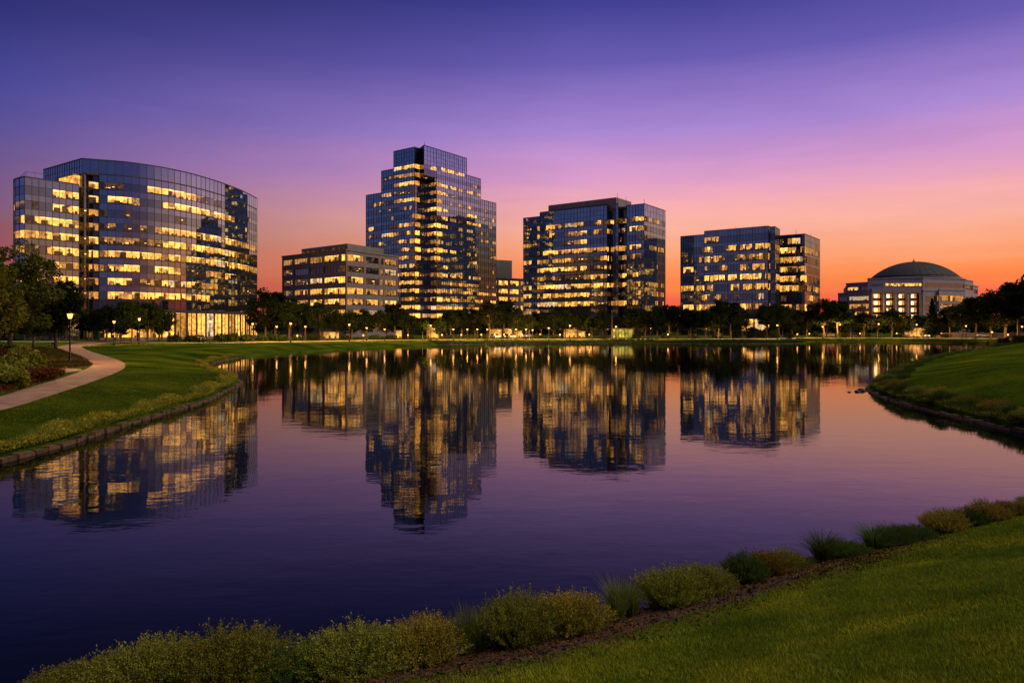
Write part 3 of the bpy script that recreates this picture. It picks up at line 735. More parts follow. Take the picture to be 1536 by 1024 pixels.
# --- stone and glass low building (with ribbon windows)
def stone_wall(B, P0, P1, z0, ztop, sills, hh, bays, lit, m='stone', pier=.55, cornice=.5, skipwin=()):
    a, b = np.array(B.L(P0)), np.array(B.L(P1)); Lt = np.linalg.norm(b-a); t = (b-a)/Lt; n_ = np.array([t[1], -t[0]])
    mb = B.misc.setdefault('stone_frame', MB()); bw = Lt/sum(bays); edges = [0]
    for w_ in bays: edges.append(edges[-1]+w_*bw)
    for e in edges: mb.obox(a, t, n_, max(0, e-pier), min(Lt, e+pier), -.5, .05, z0-1, ztop-1, M[m])
    lo = z0
    for s_ in sorted(sills)+[None]:
        hi = s_ if s_ is not None else ztop
        for e0, e1 in zip(edges[:-1], edges[1:]):
            mb.obox(a, t, n_, e0+pier, e1-pier, -.5, .02, lo-1, hi-1, M[m])
        if s_ is not None: lo = s_+hh
    B.misc.setdefault('cornice', MB()).obox(a, t, n_, -.1, Lt+.1, -.45, .25, ztop-1, ztop-1+cornice, M[m])
    for s_, st in zip(sills, lit):
        st = st.replace(' ', '')
        for k, (e0, e1) in enumerate(zip(edges[:-1], edges[1:])):
            ch = st[min(len(st)-1, k)]; u0, u1 = e0+pier, e1-pier; npn = max(2, int((u1-u0)/1.5))
            pts = [a+t*(u0+(u1-u0)*q/npn)-n_*.28 for q in range(npn+1)]
            if ch == '-':
                w_ = MB()
                for p, r in zip(pts[:-1], pts[1:]): 
                    j = random.uniform(-.02, .02); w_.poly([(p[0]+n_[0]*j, p[1]+n_[1]*j, s_-1), (r[0], r[1], s_-1), (r[0]+n_[0]*j, r[1]+n_[1]*j, s_-1+hh), (p[0], p[1], s_-1+hh)], M['glass_vision'])
                B.wins.append(((u1-u0)*hh, w_))
            else: room(B, pts, n_, s_, s_+hh, ch)
            w_ = B.wins[-1][1]
            for p in pts: w_.obox(p, t, n_, -.04, .04, -.03, .06, s_-1, s_-1+hh, M['mullion'])
B = Building('office_building', 'low stone framed building with ribbon windows left of the stepped tower', 'office building', (-60, 262))
sl = [27.2, 23.4, 19.6, 15.8, 12.0, 8.2, 4.4]
stone_wall(B, (-86.6, 270), (-56.7, 245), 1, 30.6, sl, 2.15, [3, 4, 3.5, 4.0, 1.4], ['+++#+', '.---.', '..+#.', '.+##+', '++##+', '.+.+.', '++++.'])
stone_wall(B, (-56.7, 245), (-43, 270), 1, 30.6, sl, 2.15, [3.6, 3, 1, 3], ['#-.+', '.-+#', '#.++', '#+#+', '+#+#', '++++', '#++.'])
roof(B, [(-86.6, 270), (-56.7, 245), (-43, 270), (-72.9, 295)], 30.4)
backwall(B, [(-43, 270), (-72.9, 295), (-86.6, 270)], 1, 30.6, 'stone')
ph = MB(); ph.poly([(0, 0, 0)]*3, M['metal_panel']); ph = MB()
pp = [B.L(p) for p in ((-79, 269), (-57.5, 250.5), (-48, 268), (-69, 286))]
ph.hexa([(*p, 29.4) for p in pp], [(*p, 32.6) for p in pp], M['metal_panel']); B.part('penthouse', ph)
for k in range(9):
    f0 = (k+.1)/9; f1 = (k+.75)/9; a = np.array(pp[0]); b = np.array(pp[1]); pw = MB()
    p = a+(b-a)*f0; q_ = a+(b-a)*f1; pw.poly([(p[0]-.05, p[1]-.06, 30.4), (q_[0]-.05, q_[1]-.06, 30.4), (q_[0]-.05, q_[1]-.06, 31.6), (p[0]-.05, p[1]-.06, 31.6)], M['room_dim'])
    B.part('clerestory', pw)
flush(B); B.finish()

# --- stepped tower
B = Building('office_tower', 'tall stepped glass tower with a dark notched corner', 'office tower', (-36, 305))
fh = 3.4; sills = [8.2+fh*k for k in range(18, -1, -1)]
def pick(z): return [s for s in sills if s+2.2 < z-.5]
def tw(z, strs): return strs[-len(pick(z)):]
Lc = ['#######', '+++++++', '+#####+', '......-', '+###+++', '-...-+-', '-----.+', '.###.++', '..-.#.#', '.###-.#', '-.##..#', '.+##.++', '-+##-#.', '.+##.+#', '-###.#+', '++##.##', '..##.#.', '.###++#', '.+#.+##'][:19]
curtain(B, [(-49.6, 300.6), (-39.8, 293.2)], 8, 1, pick(78), 77.9, fh, 1.75, tw(78, Lc), 2, major=4)
Lo = [rr(12, '#+.-', (1, 1, 3, 8)) for _ in range(19)]; Lo[4] = '-.-+.####+++'; Lo[8] = '.+-..-.-+-+.'
curtain(B, [(-55.6, 305.2), (-49.6, 300.6)], 5, 1, pick(70.7), 70.6, fh, 1.75, [rr(5, '#+.-', (1, 2, 3, 6)) for _ in pick(70.7)], 2, major=5)
curtain(B, [(-63.3, 311), (-55.6, 305.2)], 6, 1, pick(61.5), 61.4, fh, 1.75, tw(61.5, [s[:6] for s in Lo]), 2, major=3)
def rpat(p, dens):      # punched pairs of windows on the right face
    base = '-##-##-+--'; return ''.join(c if (c == '-' or random.random() < dens) else random.choice('.-') for c in base)
Rc = [rpat(0, .35 if k < 13 else .95) for k in range(19)]
Rc[0] = '-########-'; Rc[1] = '----------'; Rc[2] = '-##-##-+--'; Rc[6] = '-##-++-.--'; Rc[14:] = ['.++.#+.+#.', '-.#.#+.+.#', '.++#.+#+.+', '##+####+##', '+.##-#+.-+']
curtain(B, [(-31.2, 296.5), (-19.8, 313)], 14, 1, pick(78), 77.9, fh, 1.5, tw(78, Rc), 2, major=2, mull=.045)
curtain(B, [(-19.8, 313), (-14, 321.4)], 7, 1, pick(70.7), 70.6, fh, 1.5, [('.####--' if k == 4 else rr(7, '#+.-', (2, 2, 2, 6) if k < 13 else (6, 4, 2, 1))) for k in range(len(pick(70.7)))], 2, major=2, mull=.045)
curtain(B, [(-14, 321.4), (-7.4, 331)], 8, 1, pick(61.5), 61.4, fh, 1.5, [rr(8, '#+.-', (1, 2, 2, 7) if k < 11 else (5, 4, 2, 2)) for k in range(len(pick(61.5)))], 2, major=2, mull=.045)
curtain(B, [(-39.8, 293.2), (-35.4, 299.7)], 5, 1, pick(78), 77.9, fh, 1.75, [rr(5, '+.-', (1, 2, 7)) for _ in range(19)], 1, skin='glass_dark', vision='glass_dark')
curtain(B, [(-35.4, 299.7), (-31.2, 296.5)], 3, 1, pick(66), 66, fh, 1.75, [random.choice(['###', '+##', '-..', '.++', '.##']) for _ in range(19)], 3)
curtain(B, [(-38.0, 295.4), (-35.6, 290.2)], 3, 66, [68.6], 77.9, fh, 1.75, ['---'], 1, skin='glass_dark', vision='glass_dark')
curtain(B, [(-35.6, 290.2), (-31.2, 296.5)], 4, 66, [68.6], 77.9, fh, 1.75, ['--.#'], 2)
roof(B, [(-38, 295.4), (-35.6, 290.2), (-31.2, 296.5)], 66.02, name='soffit')
roof(B, [(-49.6, 300.6), (-39.8, 293.2), (-38, 295.4), (-35.6, 290.2), (-19.8, 313), (-33.8, 323.6)], 77.6)
roof(B, [(-55.6, 305.2), (-49.6, 300.6), (-33.8, 323.6), (-19.8, 313), (-14, 321.4), (-34, 336.4)], 70.4)
roof(B, [(-63.3, 311), (-55.6, 305.2), (-34, 336.4), (-14, 321.4), (-7.4, 331), (-35.1, 352)], 61.2)
backwall(B, [(-7.4, 331), (-35.1, 352), (-63.3, 311)], 1, 61.4)
backwall(B, [(-14, 321.4), (-34, 336.4), (-55.6, 305.2)], 61, 70.6); backwall(B, [(-19.8, 313), (-33.8, 323.6), (-49.6, 300.6)], 70, 77.9)
ra = MB()
for x_, y_, h_ in ((-35.6, 291.5, 1.6), (-30, 304, 1.0), (-46, 300, .9), (-24, 311, 1.1)):
    a = B.L((x_, y_)); ra.tube([(*a, 76.6), (*a, 77+h_)], [.12, .06], M['mullion'], 5); ra.box(a[0]-.3, a[0]+.3, a[1]-.3, a[1]+.3, 76.6, 77.3, M['metal_panel'])
B.part('roof_mast', ra)
flush(B); B.finish()

# --- low stone building right of the tower
B = Building('office_building', 'low stone framed building peeking out right of the stepped tower', 'office building', (0, 345))
stone_wall(B, (-12, 338), (6.6, 350), 1, 27.4, [24.2, 20.2, 16.4, 12.4, 8.4, 4.4], 2.3, [2, 1, 3, 3, 1.6], ['####+', '++##.', '++#++', '-+++#', '+.+#+', '+++++'])
stone_wall(B, (6.6, 350), (-4, 366), 1, 27.4, [24.2, 20.2, 16.4, 12.4, 8.4, 4.4], 2.3, [3, 3, 3], ['-+-']*6)
roof(B, [(-12, 338), (6.6, 350), (-4, 366), (-22.6, 354)], 27.2); backwall(B, [(-4, 366), (-22.6, 354), (-12, 338)], 1, 27.4, 'stone')
ph = MB(); pp = [B.L(p) for p in ((-10, 341), (0, 347.4), (-6, 356), (-16, 350))]; ph.hexa([(*p, 26.3) for p in pp], [(*p, 35.5) for p in pp], M['metal_panel']); B.part('penthouse', ph)
flush(B); B.finish()

# --- ten storey glass block in the middle
B = Building('office_building', 'ten storey glass block with a dark recessed corner right of the tower', 'office building', (36, 325))
u = np.array([48.4, -35.])/np.linalg.norm([48.4, -35.]); A0 = np.array([5.1, 325.]); nrm = np.array([u[1], -u[0]])
def F(px): r = (px-CX)/FPX; s = (r*A0[1]-A0[0])/(u[0]-r*u[1]); return A0+u*s
z10 = [47.2-3.78*k for k in range(10)]
l1 = ['..-+', '.--+', '+...', '.--.', '##-+', '.--+', '--.+', '##-+', '##-+', '+#-+']; l1[7] = '+#-+'
curtain(B, [tuple(F(785)), tuple(F(810))], 6, 1, z10+[9.4], 53.6, 3.78, 2.15, l1+['++-+'], 2)
l2 = ['--##++..+++##+---.##.', '-.-##---.+.####--++++', '-------....####------', '-####++####+###++++++', '.+..++.+##.....--..+#', '#########.##-#+--....', '....+..-.......+++++.', '+#####################'[:21], '-#########+####..+.+.', '+####+###########....'[:21]]
curtain(B, [tuple(F(810)), tuple(F(910.5))], 21, 9, z10, 55.4, 3.78, 2.15, l2, 4, major=4)
curtain(B, [tuple(F(810)-nrm*.01), tuple(F(910.5))], 10, 1, [3.2], 9, 3.78, 3.6, ['---+++##+#'], 2, skin='glass_dark', vision='glass_dark', major=2)
d1, d2, d3, d4 = F(910.5), F(923.5), F(927.5), F(940)
curtain(B, [tuple(d1), tuple(d1-nrm*2.5), tuple(d2-nrm*2.5), tuple(d2)], 6, 1, z10, 55.4, 3.78, 2.15, [rr(6, '+.-', (1, 2, 5)) for _ in range(9)]+['--++++'], 2, skin='glass_dark', vision='glass_dark')
curtain(B, [tuple(d2), tuple(d3)], 1, 1, z10, 55.4, 3.78, 2.15, ['-', '-', '-', '.', '-', '-', '-', '+', '-', '+'], 1)
curtain(B, [tuple(d3), tuple(d3-nrm*2.5), tuple(d4-nrm*2.5), tuple(d4)], 6, 1, z10, 54.2, 3.78, 2.15, ['-..+--', '--.-.-', '-.--.-', '--##.-', '--#++-', '--#..-', '--##--', '--##+-', '--.-+-', '--##--'], 2, skin='glass_dark', vision='glass_dark')
cn = np.array([53.5, 290.])
curtain(B, [tuple(d4), tuple(cn)], 6, 1, z10, 54.2, 3.78, 2.15, ['-.+##.', '-####.', '----..', '-####-', '-.+++-', '-.----', '--+#--', '-.++#-', '--.##-', '--++--'], 4, major=3)
re = np.array([65.8, 307.6])
curtain(B, [tuple(cn), tuple(re)], 14, 1, z10, 54.2, 3.78, 2.15, ['---++-..++--..', '----.-------.-', '--------------', '---.++.+-.+.+-', '--------------', '-----.--.-----', '---.----.-----', '-..+.+..+...+.', '--.++..+.+.++-', '-.-----.+---+-'], 2, mull=.045)
back1, back2 = re-u*59.7, F(785)-nrm*21.5
roof(B, [tuple(F(785)), tuple(F(810)), tuple(d1), tuple(d4), tuple(cn), tuple(re), tuple(back2)], 53.4); backwall(B, [tuple(re), tuple(back2), tuple(F(785))], 1, 54)
ph = MB(); q0 = F(818)-nrm*2.5; q1 = F(921)-nrm*2.0; q2 = q1-nrm*14; q3 = q0-nrm*14
ph.hexa([(*B.L(p), 52) for p in (q0, q1, q2, q3)], [(*B.L(p), 57.6) for p in (q0, q1, q2, q3)], M['metal_panel']); B.part('penthouse', ph)
ra = MB()
for p, h_ in ((q1-nrm*1, 1.3), (q1-nrm*9, 1.0), (F(960)-nrm*4, -2.2), (q0+(q1-q0)*.42-nrm*2, .8)):
    a = B.L(p); ra.tube([(*a, 52), (*a, 58.2+h_)], [.15, .06], M['mullion'], 5)
B.part('roof_mast', ra); flush(B); B.finish()

# --- right glass block
B = Building('office_building', 'seven storey glass block with a pink side face, left of the domed hall', 'office building', (98, 305))
u = np.array([21.5, -16.])/26.8; A0 = np.array([102.3, 285.]); nrm = np.array([u[1], -u[0]])
z7 = [39.2-.0]+[35.2-4.0*k for k in range(7)]
def pad(L_): return L_
lA = ['---', '--.-', '-####', '---..', '+####', '--.-.', '-##-#', '..++.']; 
curtain(B, [tuple(F(1021)), tuple(F(1056.6))], 9, 1, z7[1:], 43.1, 4.0, 2.7, ['--------.', '-..-.--++', '-####----', '-----..--', '+####-+++', '---..--.+', '-####-++.'], 3, major=5)
lB = ['-----------------', 'x'] 
lB = ['++++-------------', '##.----.####-####-###+-', '##.#++.---.+++..++.##+-', '.----.#.-----++.-++++--', '##+####-####-###+###-+-', '-.#------####-+#+.####-', '##-.+.-.--.-.-----.#.--', '####-.-.+.+-.##.++++---']
curtain(B, [tuple(F(1056.6)), tuple(F(1152))], 21, 9, z7, 44.5, 4.0, 2.7, lB, 4, major=4)
curtain(B, [tuple(F(1056.6)), tuple(F(1152))], 10, 1, [3.0], 9, 4.0, 4.6, ['-..---####'], 1, skin='glass_dark', vision='glass_dark', major=2)
e1 = F(1152); dsd = -nrm
side_end = np.array([110.6, 296.])
f0 = e1; f1 = e1+dsd*3
curtain(B, [tuple(f0), tuple(f1)], 2, 1, z7, 44.5, 4.0, 2.7, ['--', '-+', '.-', '-+', '-.', '-+', '--', '-+'], 1, skin='glass_dark', vision='glass_dark')
curtain(B, [tuple(f1), tuple(f1+u*1.8), tuple(side_end)], 6, 1, z7, 44.5, 4.0, 2.7, ['------', '-.++++', '-.+++.', '-+---.', '--+###', '--####', '------', '--.-+.'], 2, skin='glass_vision', vision='glass_dark')
w0 = np.array([112.3, 305.7]); wc = np.array([121.9, 298.5]); we = np.array([137., 319.])
curtain(B, [tuple(side_end), tuple(w0)], 3, 1, z7[1:], 43, 4.0, 2.7, ['-+-']*7, 1, skin='glass_dark', vision='glass_dark')
curtain(B, [tuple(w0), tuple(wc)], 7, 1, [39.0]+z7[1:], 43.1, 4.0, 2.7, ['+.-+#+-', '-####-+', '.+++++.', '-++++.+', '-####-#', '-###++.', '-------', '.+##-##'], 4, skin='glass_dark', vision='glass_dark', major=4)
curtain(B, [tuple(wc), tuple(we)], 13, 1, z7[1:], 43.1, 4.0, 2.7, ['-.+++++++++--', '---------..--', '-------------', '----.--.-+.--', '.++.+--++++#.', '-.+.++#+.++..', '.+.+.++..++--'], 2, mull=.045)
roof(B, [tuple(F(1021)), tuple(F(1056.6)), tuple(e1), tuple(side_end), tuple(w0), tuple(wc), tuple(we), (86.8, 346.)], 42.9)
backwall(B, [tuple(we), (86.8, 346.), tuple(F(1021))], 1, 43)
ph = MB(); q0 = F(1057)-nrm*.3; q1 = F(1152)-nrm*.3; q2 = q1-nrm*12; q3 = q0-nrm*12
ph.hexa([(*B.L(p), 41.5) for p in (q0, q1, q2, q3)], [(*B.L(p), 43.7) for p in (q0, q1, q2, q3)], M['metal_panel']); B.part('penthouse', ph)
ra = MB()
for p in (F(1100)-nrm*3, F(1140)-nrm*5, wc-u*4-nrm*2, we-u*3-nrm*-3):
    a = B.L(p); ra.tube([(*a, 41), (*a, 44.9)], [.12, .05], M['mullion'], 5)
B.part('roof_mast', ra); flush(B); B.finish()

# --- domed hall
B = Building('domed_hall', 'broad pale stone hall with a low dark dome and a lit columned portico', 'hall', (240, 440))
def DX(zx, D): return at(1220+zx/4.861, D)
def DZ(zy, D): return zat(370+zy/4.861, D)
def quadwall(P0, P1, z0, z1, sills, hh, bays, lit, pier=.6): stone_wall(B, P0, P1, z0, z1, sills, hh, bays, lit, 'stone_pale', pier, .5)
P = {k: np.array(DX(z, D)) for k, z, D in (('a', 180, 436), ('b', 250, 430), ('c', 415, 420), ('d', 425, 417), ('e', 545, 414), ('f', 800, 412), ('g', 905, 416), ('h', 1108, 424), ('i', 1165, 438), ('j', 1200, 450))}
quadwall(P['a'], P['b'], 1, 24.5, [19.8, 15.3, 10.8, 6], 2.6, [1], ['-', '.', '+', '-'])
quadwall(P['b'], P['c'], 1, 24.8, [19.6, 15.0, 10.6, 6], 2.9, [1], ['+', '+', '+', '+'], .9)
quadwall(P['b']+(.5, 3), P['d']+(0, 3), 25, 30.3, [26.2], 1.9, [2, 1.4], ['+-'], .9)
quadwall(P['e']+(-11, 1.5), P['f'], 25.2, 32.2, [27.6], 1.9, [1.7, 4], ['-#'], .8)
quadwall(P['f'], P['h'], 25.4, 32.4, [27.2], 2.5, [1], ['-'], .8)
quadwall(P['f'], P['g'], 1, 25.2, [18.8, 13.8, 9, 4.6], 3.6, [1], ['-', '-', '.', '+'], 1.4)
quadwall(P['g']+(-.0, -1.5), P['h'], 1, 25.8, [19.4, 14.6, 10, 5.4], 3.3, [1], ['+', '.', '+', '.'], 1.0)
quadwall(P['h'], P['i'], 1, 32.0, [26.6, 19.4, 14.6, 10], 2.9, [1], ['.', '-', '-', '-'], 1.0)
quadwall(P['i'], P['j'], 1, 29.5, [25, 19.4, 14.6, 10], 2.6, [1], ['-'], 1.0)
# portico
pc = MB(); D0 = 411; xl, xr = DX(428, D0)[0], DX(785, D0)[0]; ox, oy = B.o
pc.box(xl-ox, xr-ox, D0-oy, D0-oy+3.2, 24.0-1, 26.4-1, M['stone_pale']); B.part('entablature', pc)
bay = (xr-xl)/4
for k in range(5):
    cm = MB(); xx = xl+bay*k-ox
    for dx in ((-.9, .9) if 0 < k < 4 else (0,)):
        cm.box(xx+dx-.5, xx+dx+.5, D0-oy, D0-oy+1.0, 0, 23.0, M['stone_pale'])
        cm.box(xx+dx-.62, xx+dx+.62, D0-oy-.12, D0-oy+1.12, 22.4, 23.0, M['stone_pale'])
    B.part('column', cm)
for k in range(4):
    x0 = xl+bay*k+.9-ox; x1 = xl+bay*(k+1)-.9-ox
    for z in (20.0, 16.0, 12.0, 8.0, 4.0):
        bm_ = MB(); bm_.box(x0, x1, D0-oy+.9, D0-oy+3, z-1-.35, z-1, M['stone_pale']); bm_.box(x0, x1, D0-oy+.9, D0-oy+1.0, z-1, z-.1, M['mullion'])
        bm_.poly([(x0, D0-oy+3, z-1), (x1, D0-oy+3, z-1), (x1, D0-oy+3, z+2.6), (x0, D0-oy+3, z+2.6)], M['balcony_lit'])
        xm = (x0+x1)/2; bm_.box(xm-.75, xm+.75, D0-oy+2.6, D0-oy+2.8, z+.3, z+2.1, M['sconce'])
        B.part('balcony', bm_)
ft = [tuple(P['b']+(.6, 3))]+[tuple(P[k]) for k in 'cdfhij']+[(300, 480), (222, 480)]
roof(B, ft, 29.4); roof(B, [tuple(P['a']), tuple(P['c']), (216, 450), (206, 452)], 24.3)
backwall(B, [tuple(P['j']), (300, 480), (222, 480), tuple(P['b']+(.6, 1.5))], 1, 29.4, 'stone_pale'); backwall(B, [(222, 480), (206, 452), tuple(P['a'])], 1, 24.2, 'stone_pale')
dcx, dcy = at(1370.5, 446); dc = B.L((dcx, dcy)); dm = MB()
prof = [(25.8, 31.4), (25.8, 33.1), (25.2, 33.35)]; dm.lathe(prof, M['metal_panel'], dc, 72); B.part('drum', dm)
dd = MB(); pr2 = []
for k in range(15): 
    a_ = (1-k/14)*math.asin(24.9/34.8); pr2.append((max(.05, 34.8*math.sin(a_)), 33.3+34.8*math.cos(a_)-24.3))
dd.lathe(pr2, M['dome'], dc, 72)
for k in range(36):
    t = k/36*2*math.pi; dd.tube([(dc[0]+(r_+.05)*math.cos(t), dc[1]+(r_+.05)*math.sin(t), z_+.04) for r_, z_ in pr2[:-1]], [.06]*14, M['dome'], 4)
B.part('dome', dd, True)
fm = MB(); fm.lathe([(.7, 43.6), (.6, 44.6), (.15, 44.8), (.1, 46.2)], M['dome'], dc, 8); B.part('finial', fm)
flush(B); B.finish()

# ------------------------------------------------------------------ street lamps
def make_lamp():
    root = empty('street_lamp')
    mb = MB(); mb.lathe([(.17, 0), (.17, .25), (.10, .4), (.065, .55), (.05, 3.9), (.09, 3.95), (.06, 4.02)], M['iron'], seg=10); mb.build('post', root, smooth=False)
    hd = MB(); hd.tube_z([(0, 0, 4.02), (0, 0, 4.06), (0, 0, 4.09)], [.08, .15, .13], M['iron'], 6)
    hd.tube_z([(0, 0, 4.5), (0, 0, 4.56), (0, 0, 4.66), (0, 0, 4.75)], [.31, .29, .10, .03], M['iron'], 6)
    for k in range(6):
        t = k*math.pi/3; hd.tube([(.13*math.cos(t), .13*math.sin(t), 4.08), (.24*math.cos(t), .24*math.sin(t), 4.5)], [.012, .012], M['iron'], 4)
    h = hd.build('lantern', root)
    g = MB(); g.tube_z([(0, 0, 4.10), (0, 0, 4.3), (0, 0, 4.49)], [.115, .17, .22], M['lamp'], 12); g.build('lamp_glass', h)
    l = bpy.data.lights.new('bulb', 'POINT'); l.color = (1, .43, .10); l.energy = 4200; l.shadow_soft_size = .08
    lo = bpy.data.objects.new('bulb', l); COL.objects.link(lo); lo.location = (0, 0, 4.3); lo.parent = root
    return root
LP = make_lamp()
LAMPS = [(105, 66, 474), (171, 128, 483), (209, 140, 479), (315, 152, 482), (379, 168, 486), (415, 172, 490), (436, 162, 485.5), (458, 172, 490), (524, 170, 487), (550, 178, 492), (577, 184, 494), (646, 188, 488.5), (680, 190, 494), (701, 192, 494), (716, 192, 494),
         (731, 193, 494), (774, 195, 494), (789, 197, 494), (799, 198, 495), (823, 196, 492), (855, 196, 488.5), (924, 200, 490), (976, 212, 492), (1060, 208, 493), (1166, 204, 488), (1234, 222, 490), (1260, 226, 487), (1318, 226, 486), (1375, 224, 487), (1449, 222, 489), (1488, 186, 498), (1533, 190, 490)]
for i, (px, D, yh) in enumerate(LAMPS):
    x, y = at(px, D); g = ground(x, y); o = use(LP); o.location = (x, y, g); sc_ = (zat(yh, D)-g)/4.3; sc_ = max(.6, sc_)
    w_ = 1.15
    o.scale = (w_, w_, sc_)
    lab = 'nearest black lamp post lit beside the left footpath' if i == 0 else zlabel('lit black lamp post', px)
    tag(o, lab, 'street lamp', 'street lamps round the lake')
    if i:
        for ch in o.children:
            if ch.type == 'LIGHT': ch.data = bpy.data.lights[ch.data.name]
# more of the light data so the distant promenade is lit like the photo
far_l = bpy.data.lights['bulb'].copy(); far_l.energy = 7500; far_l.shadow_soft_size = .10
for o in S.objects:
    if o.type == 'LIGHT' and o.parent and o.parent.name.startswith('street_lamp') and o.parent.location.y > 120: o.data = far_l

# low bollard lights along the promenade
bo = empty('bollard_light'); mb = MB(); mb.lathe([(.08, 0), (.08, .85)], M['iron'], seg=8); mb.build('post', bo); mb = MB(); mb.lathe([(.10, .86), (.12, 1.0), (.10, 1.12)], M['lamp'], seg=8); mb.build('lamp_glass', bo); mb = MB(); mb.lathe([(.13, 1.13), (.05, 1.2)], M['iron'], seg=8); mb.build('cap', bo)
l_ = bpy.data.lights.new('bulb', 'POINT'); l_.color = (1, .45, .12); l_.energy = 500; l_.shadow_soft_size = .05; lo_ = bpy.data.objects.new('bulb', l_); COL.objects.link(lo_); lo_.location = (0, 0, 1.0); lo_.parent = bo
for px, D in ((446, 176), (545, 186), (612, 192), (663, 196), (692, 198), (722, 200), (742, 203), (756, 204), (764, 204), (783, 204), (810, 204), (840, 204), (870, 206), (884, 205), (1002, 208), (1078, 214), (1196, 220), (1214, 228), (1290, 234), (1345, 236), (1412, 232), (1512, 200)):
    x, y = at(px, D); o = use(bo); o.location = (x, y, ground(x, y)); o.scale = (1.5, 1.5, 1.3); tag(o, zlabel('knee high bollard light', px), 'bollard light', 'bollard lights along the promenade')

# ------------------------------------------------------------------ promenade, road and small structures on the far shore
fa = [gpix(318, 509.6), gpix(380, 507)]
PA = [(-62, 150), (-50, 165), (-34, 184), (-18, 192), (0, 197), (20, 200), (36, 203), (56, 204), (78, 206), (90, 222), (112, 224), (130, 212), (150, 206)]
PBk = [(-64, 154), (-52, 170), (-36, 189), (-19, 197.5), (0, 202.5), (20, 205.5), (36, 208), (56, 209), (76, 212), (88, 228), (113, 230), (133, 218), (154, 211)]
strip('promenade', PA, PBk, M['paving'], .03, 4, 6, 'pale promenade paving along the far shore')
strip('path', [(-150, 175), (-110, 166), (-84, 158), (-62, 150)], [(-150, 180), (-110, 171), (-84, 162.5), (-64, 154)], M['paving'], .028, 4, 6, 'pale path before the curved glass building')
strip('road', [(-20, 222), (40, 228), (90, 243), (140, 240), (190, 236)], [(-20, 230), (40, 236), (90, 251), (140, 248), (190, 244)], M['asphalt'], .03, 4, 6, 'service road behind the promenade trees')
# lit glass pavilion
B = Building('pavilion', 'small glazed pavilion glowing yellow before the ten storey block', 'pavilion', at(933, 212))
for k in range(7):
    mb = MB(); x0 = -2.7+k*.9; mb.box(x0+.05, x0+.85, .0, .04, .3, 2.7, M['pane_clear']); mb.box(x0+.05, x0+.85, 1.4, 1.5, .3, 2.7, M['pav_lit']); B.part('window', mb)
mb = MB()
for k in range(8): mb.box(-2.75+k*.9, -2.65+k*.9, -.05, .1, 0, 2.8, M['mullion'])
mb.box(-2.7, 3.6, .0, .1, 0, .3, M['stone']); mb.box(-2.7, 3.6, 2.8, 2.95, 0, 2.8, M['stone']); mb.box(-2.8, -2.7, 0.1, 2.8, 0, 2.8, M['stone']); mb.box(3.6, 3.7, .1, 2.8, 0, 2.8, M['stone']); B.part('frame', mb)
mb = MB(); mb.box(-3.1, 4.0, -.5, 3.2, 2.8, 3.05, M['metal_panel']); B.part('roof', mb)
# low lit shop fronts
for px0, px1, D, y0, y1, lab in ((483, 508, 200, 498, 503, 'low orange lit shop front before the stone building'), (592, 602, 202, 496, 503, 'tiny orange lit kiosk left of the tower'), (640, 657, 205, 491, 500, 'bright lit kiosk at the foot of the tower'),
                                 (735, 752, 214, 494, 500, 'lit cafe front at the left end of the cafe row'), (755, 768, 214, 493, 500, 'lit cafe front in the middle of the cafe row'), (771, 783, 216, 495, 500, 'lit cafe front at the right end of the cafe row'),
                                 (846, 866, 216, 494, 501, 'lit cafe front under the trees of the ten storey block'), (868, 878, 214, 497, 502, 'tiny bright kiosk beside a tree trunk'), (1364, 1392, 232, 492, 500, 'bright lit kiosk before the domed hall')):
    x0, x1 = at(px0, D)[0], at(px1, D)[0]; z1 = zat(y0, D)-1; B = Building('kiosk', lab, 'kiosk', ((x0+x1)/2, D)); W = (x1-x0)/2
    mb = MB(); mb.box(-W-.2, W+.2, -.5, 3, z1, z1+.22, M['mullion']); B.part('roof', mb)
    mb = MB(); mb.box(-W-.1, -W, 0, 2.8, 0, z1, M['mullion']); mb.box(W, W+.1, 0, 2.8, 0, z1, M['mullion']); mb.box(-W, W, 2.7, 2.8, 0, z1, M['mullion']); mb.box(-W, W, 0, .1, 0, .35, M['mullion']); B.part('wall', mb)
    n = max(2, int(2*W/1.3))
    for k in range(n):
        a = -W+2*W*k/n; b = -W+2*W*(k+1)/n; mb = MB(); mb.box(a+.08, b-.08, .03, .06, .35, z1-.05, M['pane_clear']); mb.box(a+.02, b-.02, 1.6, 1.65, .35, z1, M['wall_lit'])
        mb.box(a+.2, a+.6, .8, 1.1, .35, .35+random.uniform(.2, .8), M['furniture'])
        if k % 2: mb.box(a+.3, b-.3, 1.2, 1.3, z1-.5, z1-.3, M['ceiling_lit'])
        B.part('window', mb)
# low terrace wall along the right promenade
tw_ = MB()
for k in range(22):
    x, y = at(1404+k*7.6, 238); x2, y2 = at(1404+(k+1)*7.6, 238); tw_.box(x+.03, x2-.03, y, y+.4, 1.0, 2.3+.0*k, M['stone']); tw_.box(x-.02, x2-.02, y-.08, y+.48, 2.32, 2.45, M['stone_pale'])
tag(tw_.build('terrace_wall'), 'long low pale wall lit by lamps behind the right shore trees', 'wall')
# flagpole
x, y = at(918, 206); fo = empty('flagpole', (x, y, ground(x, y))); tag(fo, 'thin pale flagpole before the ten storey block', 'flagpole')
mb = MB(); mb.tube([(0, 0, 0), (0, 0, 8)], [.09, .05], M['rim'], 8); mb.build('pole', fo); mb = MB(); mb.lathe([(.02, 8), (.1, 8.08), (.02, 8.18)], M['rim'], seg=8); mb.build('finial', fo)
